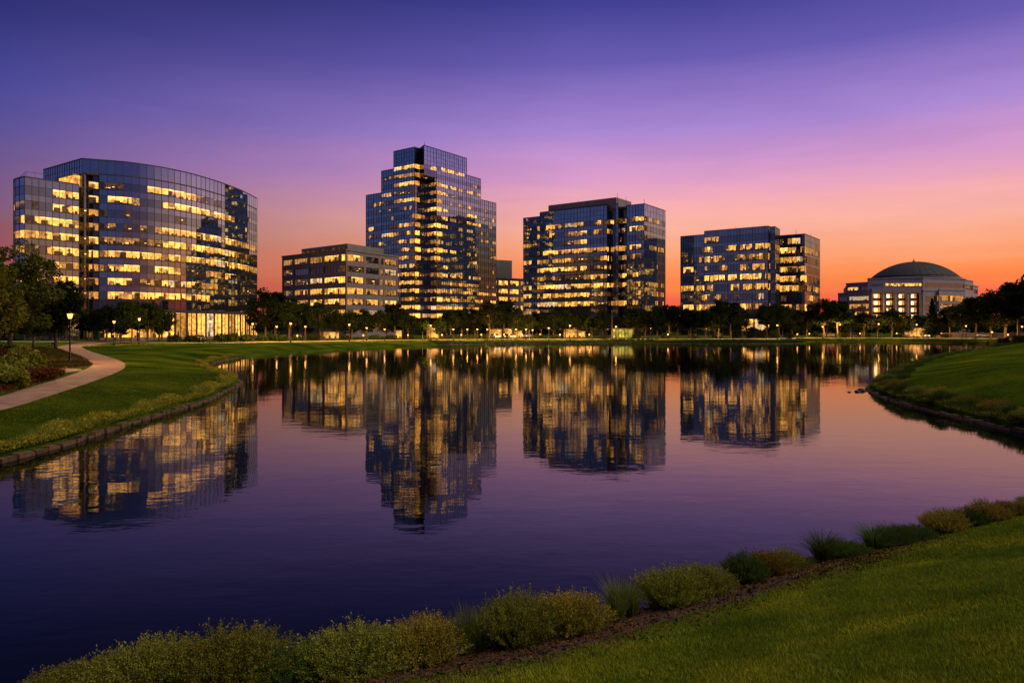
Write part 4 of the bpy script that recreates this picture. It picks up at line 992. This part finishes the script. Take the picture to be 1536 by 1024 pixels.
# cars
def make_car(paint):
    root = empty('parked_car'); mb = MB()
    prof = [(-2.2, .35), (-2.25, .75), (-2.1, .95), (-1.4, 1.02), (-.75, 1.45), (.75, 1.47), (1.35, 1.05), (2.1, .9), (2.25, .7), (2.2, .35)]
    def side(y, k=1.0): return [(x, y*(1 if z < 1.03 else .82), z) for x, z in prof]
    L_, R_ = side(-.88), side(.88); mb.poly(L_, paint); mb.poly(R_[::-1], paint)
    for i in range(len(prof)): j = (i+1) % len(prof); mb.poly([L_[j], L_[i], R_[i], R_[j]], paint)
    b = mb.build('body', root)
    g = MB(); 
    for y in (-.885, .885): g.poly([(-1.25, y*.99, 1.04), (1.2, y*.99, 1.06), (.7, y*.84, 1.40), (-.72, y*.84, 1.39)], M['car_glass'])
    g.poly([(.80, -.70, 1.45), (.80, .70, 1.45), (1.36, .84, 1.06), (1.36, -.84, 1.06)], M['car_glass']); g.build('car_window', root)
    for x_ in (-1.35, 1.4):
        for y in (-.86, .86):
            w_ = MB(); w_.tube([(x_, y-.1, .33), (x_, y+.1, .33)], [.33, .33], M['rubber'], 14); ww = w_.build('wheel', root)
            r_ = MB(); r_.tube([(x_, y-.115, .33), (x_, y+.115, .33)], [.2, .2], M['rim'], 10); r_.build('rim', ww)
    for y in (-.62, .62):
        h = MB(); h.box(2.18, 2.29, y-.18, y+.18, .62, .78, M['headlight']); h.build('headlight', root)
        h = MB(); h.box(-2.29, -2.2, y-.18, y+.18, .72, .86, M['taillight']); h.build('tail_light', root)
    return root
CARS = [make_car(p) for p in M['car_paint'][:3]]
cn_ = ['silver', 'black', 'white']
for i, (px, D, rz) in enumerate([(742, 209, -1.2), (760, 209, -1.5), (769, 210, -1.5), (790, 222, -1.9), (839, 222, -1.8), (300, 176, -1.0), (340, 176, -1.4), (371, 180, -1.7), (448, 205, -1.3), (1240, 244, 2.9), (1283, 246, .1), (1385, 226, -1.6), (1475, 236, 3.0)]):
    x, y = at(px, D); o = use(CARS[i % 3]); o.location = (x, y, ground(x, y)+.04); o.rotation_euler = (0, 0, rz)
    tag(o, zlabel(cn_[i % 3]+' car', px), 'car', 'cars parked behind the far shore')

# ------------------------------------------------------------------ hedges and bushes of the far shore and the beds
BUSH = make_bush(34, 70, .075, M['leaf_far']); BUSHR = make_bush(34, 80, .07, M['leaf_red']); BUSHB = make_bush(38, 90, .07, M['leaf_shrub'])
for i, (px, D, w_, h_) in enumerate([(262, 160, 3, 1.6), (285, 164, 3.2, 1.5), (300, 158, 2.4, 1.2), (330, 168, 3, 1.8), (350, 170, 3.4, 1.9), (366, 172, 3.2, 1.6), (395, 176, 3, 1.4), (410, 180, 3.2, 1.3), (425, 170, 2.6, 1.5), (446, 182, 3, 1.4), (470, 186, 3.4, 1.6), (520, 188, 3, 1.3), (560, 192, 3, 1.3),
        (585, 194, 3, 1.2), (612, 196, 3.2, 1.4), (668, 199, 3, 1.2), (684, 199, 2.8, 1.2), (705, 200, 3, 1.3), (724, 206, 3, 1.4), (810, 204, 3, 1.3), (835, 205, 2.8, 1.2), (905, 207, 3, 1.5), (955, 208, 3, 1.4), (1000, 210, 3, 1.5), (1042, 211, 3.2, 1.4), (1075, 215, 3, 1.6), (1105, 224, 3.4, 2.2), (1128, 224, 3.4, 2.0), (1142, 222, 3, 2.4),
        (1160, 216, 3, 2.3), (1185, 218, 3.2, 1.6), (1225, 234, 3.4, 1.8), (1268, 234, 3, 1.4), (1300, 236, 3, 1.3), (1345, 236, 3, 1.2), (1420, 232, 3, 1.2), (1470, 180, 3, 1.1), (1505, 176, 3, 1.4), (1530, 170, 3.2, 1.6)]):
    x, y = at(px, D); o = place(BUSH, x, y, w_*.62, h_); tag(o, zlabel('low clipped dark bush', px), 'bush', 'bushes along the far shore')
# beds on the left bank
def bed(name, pts, mtl, label, dz=.02):
    P_ = spline(pts, 5, True); c = P_.mean(0); mb = MB(); rings = 6; n = len(P_)
    for k in range(rings+1):
        for p in P_: q_ = c+(p-c)*(k/rings); mb.v.append((q_[0], q_[1], ground(q_[0], q_[1])+dz))
    mi = mb.mi(mtl)
    for k in range(rings):
        for j in range(n): mb.f.append((k*n+j, (k+1)*n+j, (k+1)*n+(j+1) % n, k*n+(j+1) % n)); mb.m.append(mi)
    return tag(mb.build(name, smooth=True), label, kind='structure'), P_
bed1 = [gpix(-60, 592), gpix(0, 592), gpix(45, 580), gpix(84, 568), gpix(93, 562.5), gpix(78, 558.5), gpix(30, 556), gpix(-40, 553)]
bed2 = [gpix(40, 552.5), gpix(90, 552.5), gpix(125, 550), gpix(134, 545), gpix(116, 536), gpix(92, 528.5), gpix(60, 525), gpix(20, 527), gpix(-20, 535)]
_, b1 = bed('flower_bed', bed1, M['mulch'], 'planted bed in the bend of the path, nearest the viewer')
_, b2 = bed('flower_bed', bed2, M['mulch'], 'planted bed round the foot of the near street lamp')
def inpoly(x, y, P_):
    ins = False
    for (ax, ay), (bx, by) in zip(P_, np.roll(P_, -1, 0)):
        if (ay > y) != (by > y) and x < (bx-ax)*(y-ay)/(by-ay)+ax: ins = not ins
    return ins
def scatter(P_, n):
    lo, hi = P_.min(0), P_.max(0); out = []
    while len(out) < n:
        x = random.uniform(lo[0], hi[0]); y = random.uniform(lo[1], hi[1])
        if inpoly(x, y, P_): out.append((x, y))
    return np.array(out)
def cover(name, P_, n, h, size, mtl, label):
    C = scatter(P_, n); z = height(C[:, 0], C[:, 1]); pts = []
    for (x, y), zz in zip(C, z):
        k = 22; d = rng.normal(size=(k, 3)); d[:, 2] = abs(d[:, 2]); d /= np.linalg.norm(d, axis=1)[:, None]
        pts.append(np.array([x, y, zz])+d*np.array([.3, .3, h])*rng.uniform(.6, 1.1, k)[:, None])
    P3 = np.concatenate(pts); o = quads_obj(name, leaf_quads(P3, rng.uniform(size*.6, size*1.3, len(P3))), mtl); tag(o, label, 'ground cover', kind='stuff')
cover('ground_cover', b1, 1300, .35, .06, M['leaf_red'], 'reddish green low planting in the bed nearest the viewer')
cover('ground_cover', b2, 3800, .28, .08, M['leaf_bed'], 'dark red low planting round the near street lamp')
for i, (px, yb, w_, h_, pr_, lab) in enumerate([(12, 572, 3.0, 1.5, BUSHB, 'big yellow green bush at the left picture edge'), (-14, 584, 2.8, 1.6, BUSHB, 'yellow green bush cut by the left picture edge'), (35, 562, 2.6, 2.0, BUSHB, 'round yellow green bush behind the red flowering bed'), (58, 573, 2.0, .9, BUSHR, 'reddish bush at the tip of the flower bed'), (38, 577, 2.0, .9, BUSHR, 'reddish bush in the middle of the flower bed'),
        (16, 585, 2.0, 1.0, BUSHB, 'low green bush at the front of the flower bed'), (-10, 560, 2.8, 1.9, BUSHR, 'red leaved bush behind the bushes at the left edge'), (75, 566, 1.6, .7, BUSHR, 'smallest reddish bush nearest the path bend'), (14, 553, 2.8, 2.0, BUSH, 'dark bush at the back of the left beds'), (-30, 570, 3, 2, BUSH, 'dark bush just outside the left picture edge')]):
    x, y = gpix(px, yb); o = place(pr_, x, y, w_*.6, h_); tag(o, lab, 'bush', 'bushes in the left flower beds')

# ------------------------------------------------------------------ foreground shrubs
SH = [make_twiggy(M['leaf_shrub']), make_twiggy(M['leaf_amber']), make_twiggy(M['leaf_deep'])]
TF = [make_tuft(M['grass_orn'], 420, 1.0, .55), make_tuft(M['leaf_deep'], 420, 1.0, .6, .005)]
nl_ = spline([(-14, 3.6), (-9, 6.0), (-5.6, 7.45), (-2.2, 8.0), (.9, 9.3), (4.2, 11.3), (6.4, 12.3), (11.0, 14.75), (14.8, 16.3), (20, 17.3)], 8, False)
def hit(px):
    r = (px-CX)/FPX; f = nl_[:, 0]-r*nl_[:, 1]
    for i in range(len(f)-1):
        if f[i] <= 0 < f[i+1]: t = -f[i]/(f[i+1]-f[i]); return nl_[i]*(1-t)+nl_[i+1]*t
    return nl_[0]
FG = [(110, 180, 1004, 's', 0, 'leftmost green shrub of the near shore, low in the corner'), (215, 200, 968, 's', 0, 'second green shrub of the near shore from the left'), (335, 220, 950, 's', 0, 'wide green shrub at the near shore, third from the left'),
      (430, 150, 968, 's', 2, 'dark green shrub filling a dip between two wide shrubs'), (532, 200, 944, 's', 0, 'rounded green shrub left of the amber tipped one'), (632, 150, 926, 's', 1, 'amber tipped shrub left of the thin grasses'), (700, 60, 910, 'g', 0, 'thin straw tipped grass clump behind the amber shrub'), (722, 60, 915, 'g', 0, 'second straw tipped grass clump beside the large shrub'),
      (775, 130, 890, 's', 0, 'left half of the large green shrub mass above the mulch'), (855, 140, 886, 's', 1, 'golden topped right half of the large shrub mass'), (925, 70, 868, 'g', 0, 'straw coloured grass clump between the two largest shrubs'), (948, 60, 872, 'g', 0, 'small grass clump leaning on the dense round shrub'), (1005, 120, 852, 's', 0, 'dense green shrub right of the straw grass'), (1055, 105, 846, 's', 0, 'round green shrub with the bare mulch at its foot'),
      (1118, 70, 836, 's', 2, 'small dark shrub right of the round green one'), (1158, 72, 832, 's', 1, 'small amber shrub in the middle of the bank'), (1178, 60, 829, 's', 0, 'small green shrub beside the thin pale grass'), (1207, 48, 836, 'g', 0, 'thin pale grass clump standing in the mulch'), (1233, 66, 806, 'g', 1, 'tall dark spiky grass clump'), (1273, 72, 814, 's', 2, 'round dark shrub right of the tall spiky grass'),
      (1312, 66, 794, 'g', 1, 'dark green fan of grass left of the dark shrubs'), (1340, 64, 791, 's', 2, 'first of two dark shrubs at the lawn crest'), (1372, 60, 790, 's', 2, 'second of two dark shrubs at the lawn crest'), (1415, 66, 768, 's', 1, 'spiky amber shrub near the right end'), (1452, 60, 766, 's', 2, 'dark shrub between amber shrubs near the right end'), (1484, 66, 757, 's', 1, 'amber shrub near the right picture edge'),
      (1522, 66, 754, 's', 1, 'amber shrub at the right picture edge'), (1565, 70, 748, 's', 0, 'green shrub just past the right picture edge')]
for px, wpx, yt, k, v, lab in FG:
    p = hit(px); D = p[1]; g = ground(p[0], p[1]); H = zat(yt, D)-g; W = wpx*D/FPX*(1.0 if px < 1090 else 1.12); H *= 1.08 if px < 1090 else 1.28
    if k == 's': o = place(SH[v], p[0], p[1], W/1.62, H/.80); tag(o, lab, 'shrub', 'shrubs along the near shore')
    else: o = place(TF[v], p[0], p[1], W/.85, H/.9); tag(o, lab, 'ornamental grass', 'grass clumps along the near shore')
# weeds and small shrubs of the right shore
rs = spline(RIGHTB[:9], 8, False)
for i in range(16):
    t = i/15; k = int(t*(len(rs)-30)); p = rs[k+10]; q_ = rs[k+11]; d = (q_-p)/np.linalg.norm(q_-p); n_ = np.array([d[1], -d[0]]); x, y = p+n_*random.uniform(.7, 1.3)
    if sdf(np.array([x]), np.array([y]))[0] < .4: x, y = p-n_*1.0
    if sdf(np.array([x]), np.array([y]))[0] < .3: continue
    o = place(SH[(0, 2, 1)[i % 3]], x, y, random.uniform(.75, 1.1), random.uniform(.7, 1.15)); tag(o, f'{ORD[i]} shore shrub of the right bank counted from the near end', 'shrub', 'shrubs along the right shore')

# ------------------------------------------------------------------ grass
def blades(name, C, h, w_, mtl, label, lean=.5):
    n = len(C); z = height(C[:, 0], C[:, 1]); base = np.stack([C[:, 0], C[:, 1], z-.005], 1)
    t = rng.uniform(0, 6.283, n); hh = h*rng.uniform(.5, 1.2, n); ln = lean*hh*rng.uniform(.2, 1, n)
    tip = base+np.stack([np.cos(t)*ln, np.sin(t)*ln, hh], 1); wd = w_*rng.uniform(.7, 1.2, n)
    sd = np.stack([np.cos(t+1.57+rng.normal(size=n)*.5), np.sin(t+1.57), np.zeros(n)], 1)*wd[:, None]
    V = np.stack([base-sd, base+sd, tip], 1); o = quads_obj(name, V, mtl); return tag(o, label, 'grass', kind='stuff')
def area(n, x0, x1, y0, y1, f):
    x = rng.uniform(x0, x1, n); y = rng.uniform(y0, y1, n); k = f(x, y); return np.stack([x[k], y[k]], 1)
def vis(x, y): return (np.abs(x) < .74*y+.6) & (y > 1.5)
def nearlawn(x, y): return vis(x, y) & (sdf(x, y) > 1.70-.75*sst((x-3.5)/4)+.1*np.sin(x*2.3)) & (y < 19)
C1 = area(620000, -3, 9, 3.2, 10, nearlawn); C2 = area(420000, 0, 17, 8, 19, nearlawn)
blades('grass', np.concatenate([C1]), .032, .0030, M['blade'], 'short mown grass blades of the near bank lawn', .8)
blades('grass', C2, .036, .0048, M['blade'], 'mown grass of the near bank towards the right edge', .8)
def shoregrass(pts, n, w0, w1, off=0, k=8):
    P_ = spline(pts, k, False); i = rng.uniform(0, len(P_)-1.001, n); a = i.astype(int); f = (i-a)[:, None]; p = P_[a]*(1-f)+P_[a+1]*f
    d = P_[a+1]-P_[a]; d /= np.linalg.norm(d, axis=1)[:, None]; nrm_ = np.stack([d[:, 1], -d[:, 0]], 1)
    c = p+nrm_*rng.uniform(-w1, w1, n)[:, None]; s = sdf(c[:, 0], c[:, 1]); m_ = (s > w0) & (s < w1*(.7+.3*np.sin(c[:, 1]*.7))); return c[m_]
lft = [(-39, 104), (-37, 90)]+LEFTB[:-2]
blades('shore_grass', shoregrass(lft, 150000, .22, 1.7), .30, .012, M['grass_orn'], 'long unmown grass fringe along the left shore', .7)
blades('shore_grass', shoregrass(RIGHTB[1:10], 110000, .22, 2.4), .45, .012, M['leaf_deep'], 'rough grass fringe along the right shore', .7)
blades('shore_grass', shoregrass([(-18, 176), (0, 187.2), (18, 191), (34, 194), (48, 189), (60, 187), (76, 191), (84, 203), (98, 217), (121, 200), (124, 190), (118, 175), (100, 150)], 60000, .2, 2.0), .4, .03, M['leaf_far'], 'dark rough grass along the far shore', .7)
def lumps(name, pts, n, w0, w1, h, size, mtl, label):
    C = shoregrass(pts, n, w0, w1); lump = .35+.65*np.abs(np.sin(C[:, 0]*1.3+C[:, 1]*.9)*np.cos(C[:, 1]*.37+1)); lump *= rng.uniform(.3, 1.0, len(C))
    P3 = np.stack([C[:, 0], C[:, 1], height(C[:, 0], C[:, 1])+h*lump], 1); o = quads_obj(name, leaf_quads(P3, rng.uniform(size*.6, size*1.3, len(P3)), flat=.5), mtl); return tag(o, label, 'ground cover', kind='stuff')
lumps('shore_plants', lft, 190000, .16, 1.5, .50, .038, M['leaf_fringe'], 'bright green low planting spilling over the left stone edging')
lumps('shore_plants', RIGHTB[1:10], 110000, .20, 1.5, .40, .034, M['leaf_shrub'], 'low leafy planting above the right stone edging')
lumps('shore_plants', [(-18, 176), (0, 187.2), (18, 191), (34, 194), (48, 189), (60, 187), (76, 191), (84, 203), (98, 217), (121, 200), (124, 190), (118, 175), (100, 150)], 170000, .3, 6.5, .45, .11, M['leaf_far'], 'dark low planting covering the far shore bank')
def leftlawn(x, y):
    s = sdf(x, y); a = (s > 1.5) & (s < 13) & vis(x, y) & (rng.uniform(0, 1, len(x)) < np.clip((62-y)/24, 0, 1))
    return a
CL = area(500000, -46, -14, 22, 62, leftlawn)
keep = np.ones(len(CL), bool)
PP = np.concatenate([spline(pl, 6, False), spline(pr, 6, False)[::-1]])
def vin(C, P_):
    ins = np.zeros(len(C), bool)
    for (ax, ay), (bx, by) in zip(P_, np.roll(P_, -1, 0)):
        if ay != by: ins ^= ((ay > C[:, 1]) != (by > C[:, 1])) & (C[:, 0] < (bx-ax)*(C[:, 1]-ay)/(by-ay)+ax)
    return ins
CL = CL[~(vin(CL, PP) | vin(CL, b1) | vin(CL, b2))]
blades('grass', CL, .055, .012, M['blade_far'], 'mown grass of the left bank between path and shore', .7)
# mulch chips
cm = near_off(1.0); i = rng.integers(0, len(cm)-1, 34000); f = rng.uniform(0, 1, (34000, 1)); c = cm[i]*(1-f)+cm[i+1]*f+nn[i]*(rng.uniform(-.85, .0, (34000, 1))+rng.uniform(0, 1, (34000, 1))*(MW[i]-1.0+.72)[:, None])
P3 = np.stack([c[:, 0], c[:, 1], height(c[:, 0], c[:, 1])+.02], 1); q = leaf_quads(P3, rng.uniform(.010, .032, len(P3)), flat=.5)
tag(quads_obj('mulch_chips', q, M['chips']), 'loose bark chips lying on the mulch bed', 'mulch', kind='stuff')
bx_, by_ = gpix(79, 524.5); bo = empty('park_bench', (bx_, by_, ground(bx_, by_)), -.5); tag(bo, 'small dark park bench behind the flower beds under the trees', 'bench')
for nm, boxes in (('seat', [(-.8, .8, -.22, -.08), (-.8, .8, -.06, .08), (-.8, .8, .10, .22)]), ):
    mb = MB()
    for b_ in boxes: mb.box(*b_, .43, .47, M['twig'])
    mb.build(nm, bo)
mb = MB(); mb.box(-.8, .8, .24, .28, .52, .64, M['twig']); mb.box(-.8, .8, .26, .30, .70, .84, M['twig']); mb.build('backrest', bo)
for x_ in (-.7, .7):
    mb = MB(); mb.box(x_-.03, x_+.03, -.22, -.16, 0, .43, M['iron']); mb.box(x_-.03, x_+.03, .20, .25, 0, .86, M['iron']); mb.box(x_-.03, x_+.03, -.16, .20, .38, .425, M['iron']); mb.build('leg', bo)
# rocks at the right point
for i, (x, y, s_) in enumerate([(24.6, 50.4, .36), (23.9, 49.6, .24), (23.2, 49.3, .15)]):
    mb = MB(); pts = [(.0, .0, .55)]
    for ring, (rad, z) in enumerate(((.55, .42), (.9, .1), (.95, -.5))):
        for k in range(8): t = k*math.pi/4; r_ = rad*random.uniform(.8, 1.15); pts.append((r_*math.cos(t), r_*math.sin(t), z*random.uniform(.85, 1.1)))
    mb.v = [(a*s_, b*s_, c_*s_) for a, b, c_ in pts]; mi = mb.mi(M['rock'])
    for k in range(8):
        mb.f.append((0, 1+k, 1+(k+1) % 8)); mb.m.append(mi)
        for r_ in (0, 1): a = 1+r_*8+k; b = 1+r_*8+(k+1) % 8; mb.f.append((a, a+8, b+8, b)); mb.m.append(mi)
    tag(mb.build('rock', loc=(x, y, .0)), ['largest dark rock in the water off the right point', 'middle rock in the water off the right point', 'smallest rock furthest off the right point'][i], 'rock', 'rocks off the right point')

# prototypes never placed are removed
for p in TREES+[CONIFER, NEAR_TREE, DARK_TREE, BUSH, BUSHR, BUSHB]+SH+TF+CARS+[LP]:
    if p.name not in protos_used:
        for c in list(p.children_recursive)+[p]: bpy.data.objects.remove(c)

# ------------------------------------------------------------------ sky
def lin(c): return tuple(((v/255)/12.92 if v/255 <= .04045 else ((v/255+.055)/1.055)**2.4) for v in c)
W = bpy.data.worlds.new('World'); S.world = W; W.use_nodes = True; nt = W.node_tree; nt.nodes.clear()
out = N(nt, 'ShaderNodeOutputWorld'); bg = N(nt, 'ShaderNodeBackground'); nt.links.new(bg.outputs[0], out.inputs[0])
tc = N(nt, 'ShaderNodeTexCoord'); sep = N(nt, 'ShaderNodeSeparateXYZ'); nt.links.new(tc.outputs['Generated'], sep.inputs[0])
def mth(op, a, b=None, clamp=False):
    n = N(nt, 'ShaderNodeMath', operation=op); n.use_clamp = clamp
    for i, v in enumerate((a, b)):
        if v is None: continue
        if isinstance(v, (int, float)): n.inputs[i].default_value = v
        else: nt.links.new(v, n.inputs[i])
    return n.outputs[0]
az0 = R(40); sx, sy = math.sin(az0), math.cos(az0)
hl = mth('SQRT', mth('ADD', mth('ADD', mth('MULTIPLY', sep.outputs[0], sep.outputs[0]), mth('MULTIPLY', sep.outputs[1], sep.outputs[1])), 1e-6))
dt = mth('DIVIDE', mth('ADD', mth('MULTIPLY', sep.outputs[0], sx), mth('MULTIPLY', sep.outputs[1], sy)), hl)
ang = mth('DIVIDE', mth('ARCCOSINE', mth('MINIMUM', mth('MAXIMUM', dt, -1.0), 1.0)), math.pi)     # 0 at the sunset, 1 opposite
# faint streaky cloud veils
mp = N(nt, 'ShaderNodeMapping'); mp.inputs['Scale'].default_value = (2.0, 2.0, 26.0); nt.links.new(tc.outputs['Generated'], mp.inputs[0])
nz = N(nt, 'ShaderNodeTexNoise', i_Scale=1.3, i_Detail=5.0, i_Roughness=.55); nt.links.new(mp.outputs[0], nz.inputs['Vector'])
el0 = mth('DIVIDE', mth('ARCSINE', sep.outputs[2]), math.pi/2)
low = mth('SUBTRACT', 1.0, mth('MULTIPLY', el0, 4.0), True)
el = mth('ADD', el0, mth('MULTIPLY', mth('MULTIPLY', mth('SUBTRACT', nz.outputs['Fac'], .5), .040), low))
def e(d): return d/90
RA = [(0, (212, 66, 80)), (e(1.5), (240, 90, 74)), (e(3.3), (254, 132, 70)), (e(4.6), (254, 148, 90)), (e(6), (253, 166, 126)), (e(7.6), (252, 178, 158)), (e(9.5), (242, 170, 178)), (e(12), (212, 152, 202)), (e(15), (170, 135, 210)), (e(20), (104, 90, 176)), (e(24.3), (61, 59, 143)), (e(30), (42, 44, 116)), (e(40), (26, 30, 88)), (1, (16, 20, 62))]
RB = [(0, (110, 42, 66)), (e(2), (124, 50, 74)), (e(4.4), (138, 62, 88)), (e(6.5), (118, 68, 92)), (e(9), (96, 70, 124)), (e(12.4), (70, 66, 142)), (e(16), (48, 54, 138)), (e(20), (31, 34, 108)), (e(25), (20, 25, 76)), (e(40), (12, 20, 62)), (1, (12, 18, 56))]
RC = [(0, (108, 82, 104)), (e(4), (102, 86, 116)), (e(8), (86, 84, 130)), (e(14), (70, 77, 130)), (e(24), (56, 66, 118)), (e(45), (34, 42, 92)), (1, (18, 24, 64))]
def rmp(st):
    r = ramp(nt, [(p, lin(c)) for p, c in st], 'B_SPLINE' if False else 'LINEAR'); nt.links.new(el, r.inputs[0]); return r.outputs[0]
def mixc(f, a, b):
    m = N(nt, 'ShaderNodeMix', data_type='RGBA'); nt.links.new(f, m.inputs[0]); nt.links.new(a, m.inputs[6]); nt.links.new(b, m.inputs[7]); return m.outputs[2]
fab = N(nt, 'ShaderNodeMapRange'); fab.inputs['From Min'].default_value = .195; fab.inputs['From Max'].default_value = .44; nt.links.new(ang, fab.inputs[0])
fbc = N(nt, 'ShaderNodeMapRange', interpolation_type='SMOOTHSTEP'); fbc.inputs['From Min'].default_value = .48; fbc.inputs['From Max'].default_value = .76; nt.links.new(ang, fbc.inputs[0])
sky = mixc(fbc.outputs[0], mixc(fab.outputs[0], rmp(RA), rmp(RB)), rmp(RC))
FILL_AZ, FILL_EL = R(105), R(50)
st = N(nt, 'ShaderNodeTexSky', sky_type='NISHITA'); st.sun_disc = False; st.sun_elevation = R(4); st.sun_rotation = FILL_AZ
mp2 = N(nt, 'ShaderNodeMapping'); mp2.inputs['Scale'].default_value = (1.6, 1.6, 9.0); mp2.inputs['Rotation'].default_value = (.04, .03, 0); nt.links.new(tc.outputs['Generated'], mp2.inputs[0])
nz2 = N(nt, 'ShaderNodeTexNoise', i_Scale=2.6, i_Detail=7.0, i_Roughness=.62, i_Distortion=.4); nt.links.new(mp2.outputs[0], nz2.inputs['Vector'])
vr = ramp(nt, [(.30, (.94, .94, .96)), (.5, (1, 1, 1)), (.70, (1.06, 1.05, 1.03))]); nt.links.new(nz2.outputs[0], vr.inputs[0])
vm = N(nt, 'ShaderNodeMix', data_type='RGBA', blend_type='MULTIPLY'); vm.inputs[0].default_value = 1.0; nt.links.new(sky, vm.inputs[6]); nt.links.new(vr.outputs[0], vm.inputs[7]); sky = vm.outputs[2]
ad = N(nt, 'ShaderNodeMix', data_type='RGBA', blend_type='ADD'); ad.inputs[0].default_value = .006
nt.links.new(sky, ad.inputs[6]); nt.links.new(st.outputs[0], ad.inputs[7]); nt.links.new(ad.outputs[2], bg.inputs[0]); bg.inputs[1].default_value = 1.0

sl_ = bpy.data.lights.new('afterglow_fill', 'SUN'); sl_.energy = 3.2; sl_.angle = R(36); sl_.color = (1.0, .82, .48)  # broad warm fill added to lift the lawns, standing in for the afterglow
so = bpy.data.objects.new('afterglow_fill', sl_); COL.objects.link(so)
d = Vector((-math.sin(FILL_AZ)*math.cos(FILL_EL), -math.cos(FILL_AZ)*math.cos(FILL_EL), -math.sin(FILL_EL))); so.rotation_euler = d.to_track_quat('-Z', 'Y').to_euler(); so.location = (60, 0, 60)

# ------------------------------------------------------------------ camera
cam = bpy.data.cameras.new('camera'); cam.sensor_width = 36; cam.lens = FPX/1536*36; cam.shift_y = -(512-HY)/1536; cam.clip_start = .1; cam.clip_end = 6000
co_ = bpy.data.objects.new('camera', cam); COL.objects.link(co_); co_.location = (0, 0, CAMZ); co_.rotation_euler = (R(90), 0, 0); S.camera = co_
S.view_settings.view_transform = 'Standard'; S.view_settings.look = 'None'; S.view_settings.exposure = 0; S.view_settings.gamma = 1
S.cycles.max_bounces = 6; S.cycles.transparent_max_bounces = 8; S.cycles.diffuse_bounces = 2; S.cycles.glossy_bounces = 4
S.cycles.sample_clamp_indirect = 4.0; S.cycles.sample_clamp_direct = 8.0
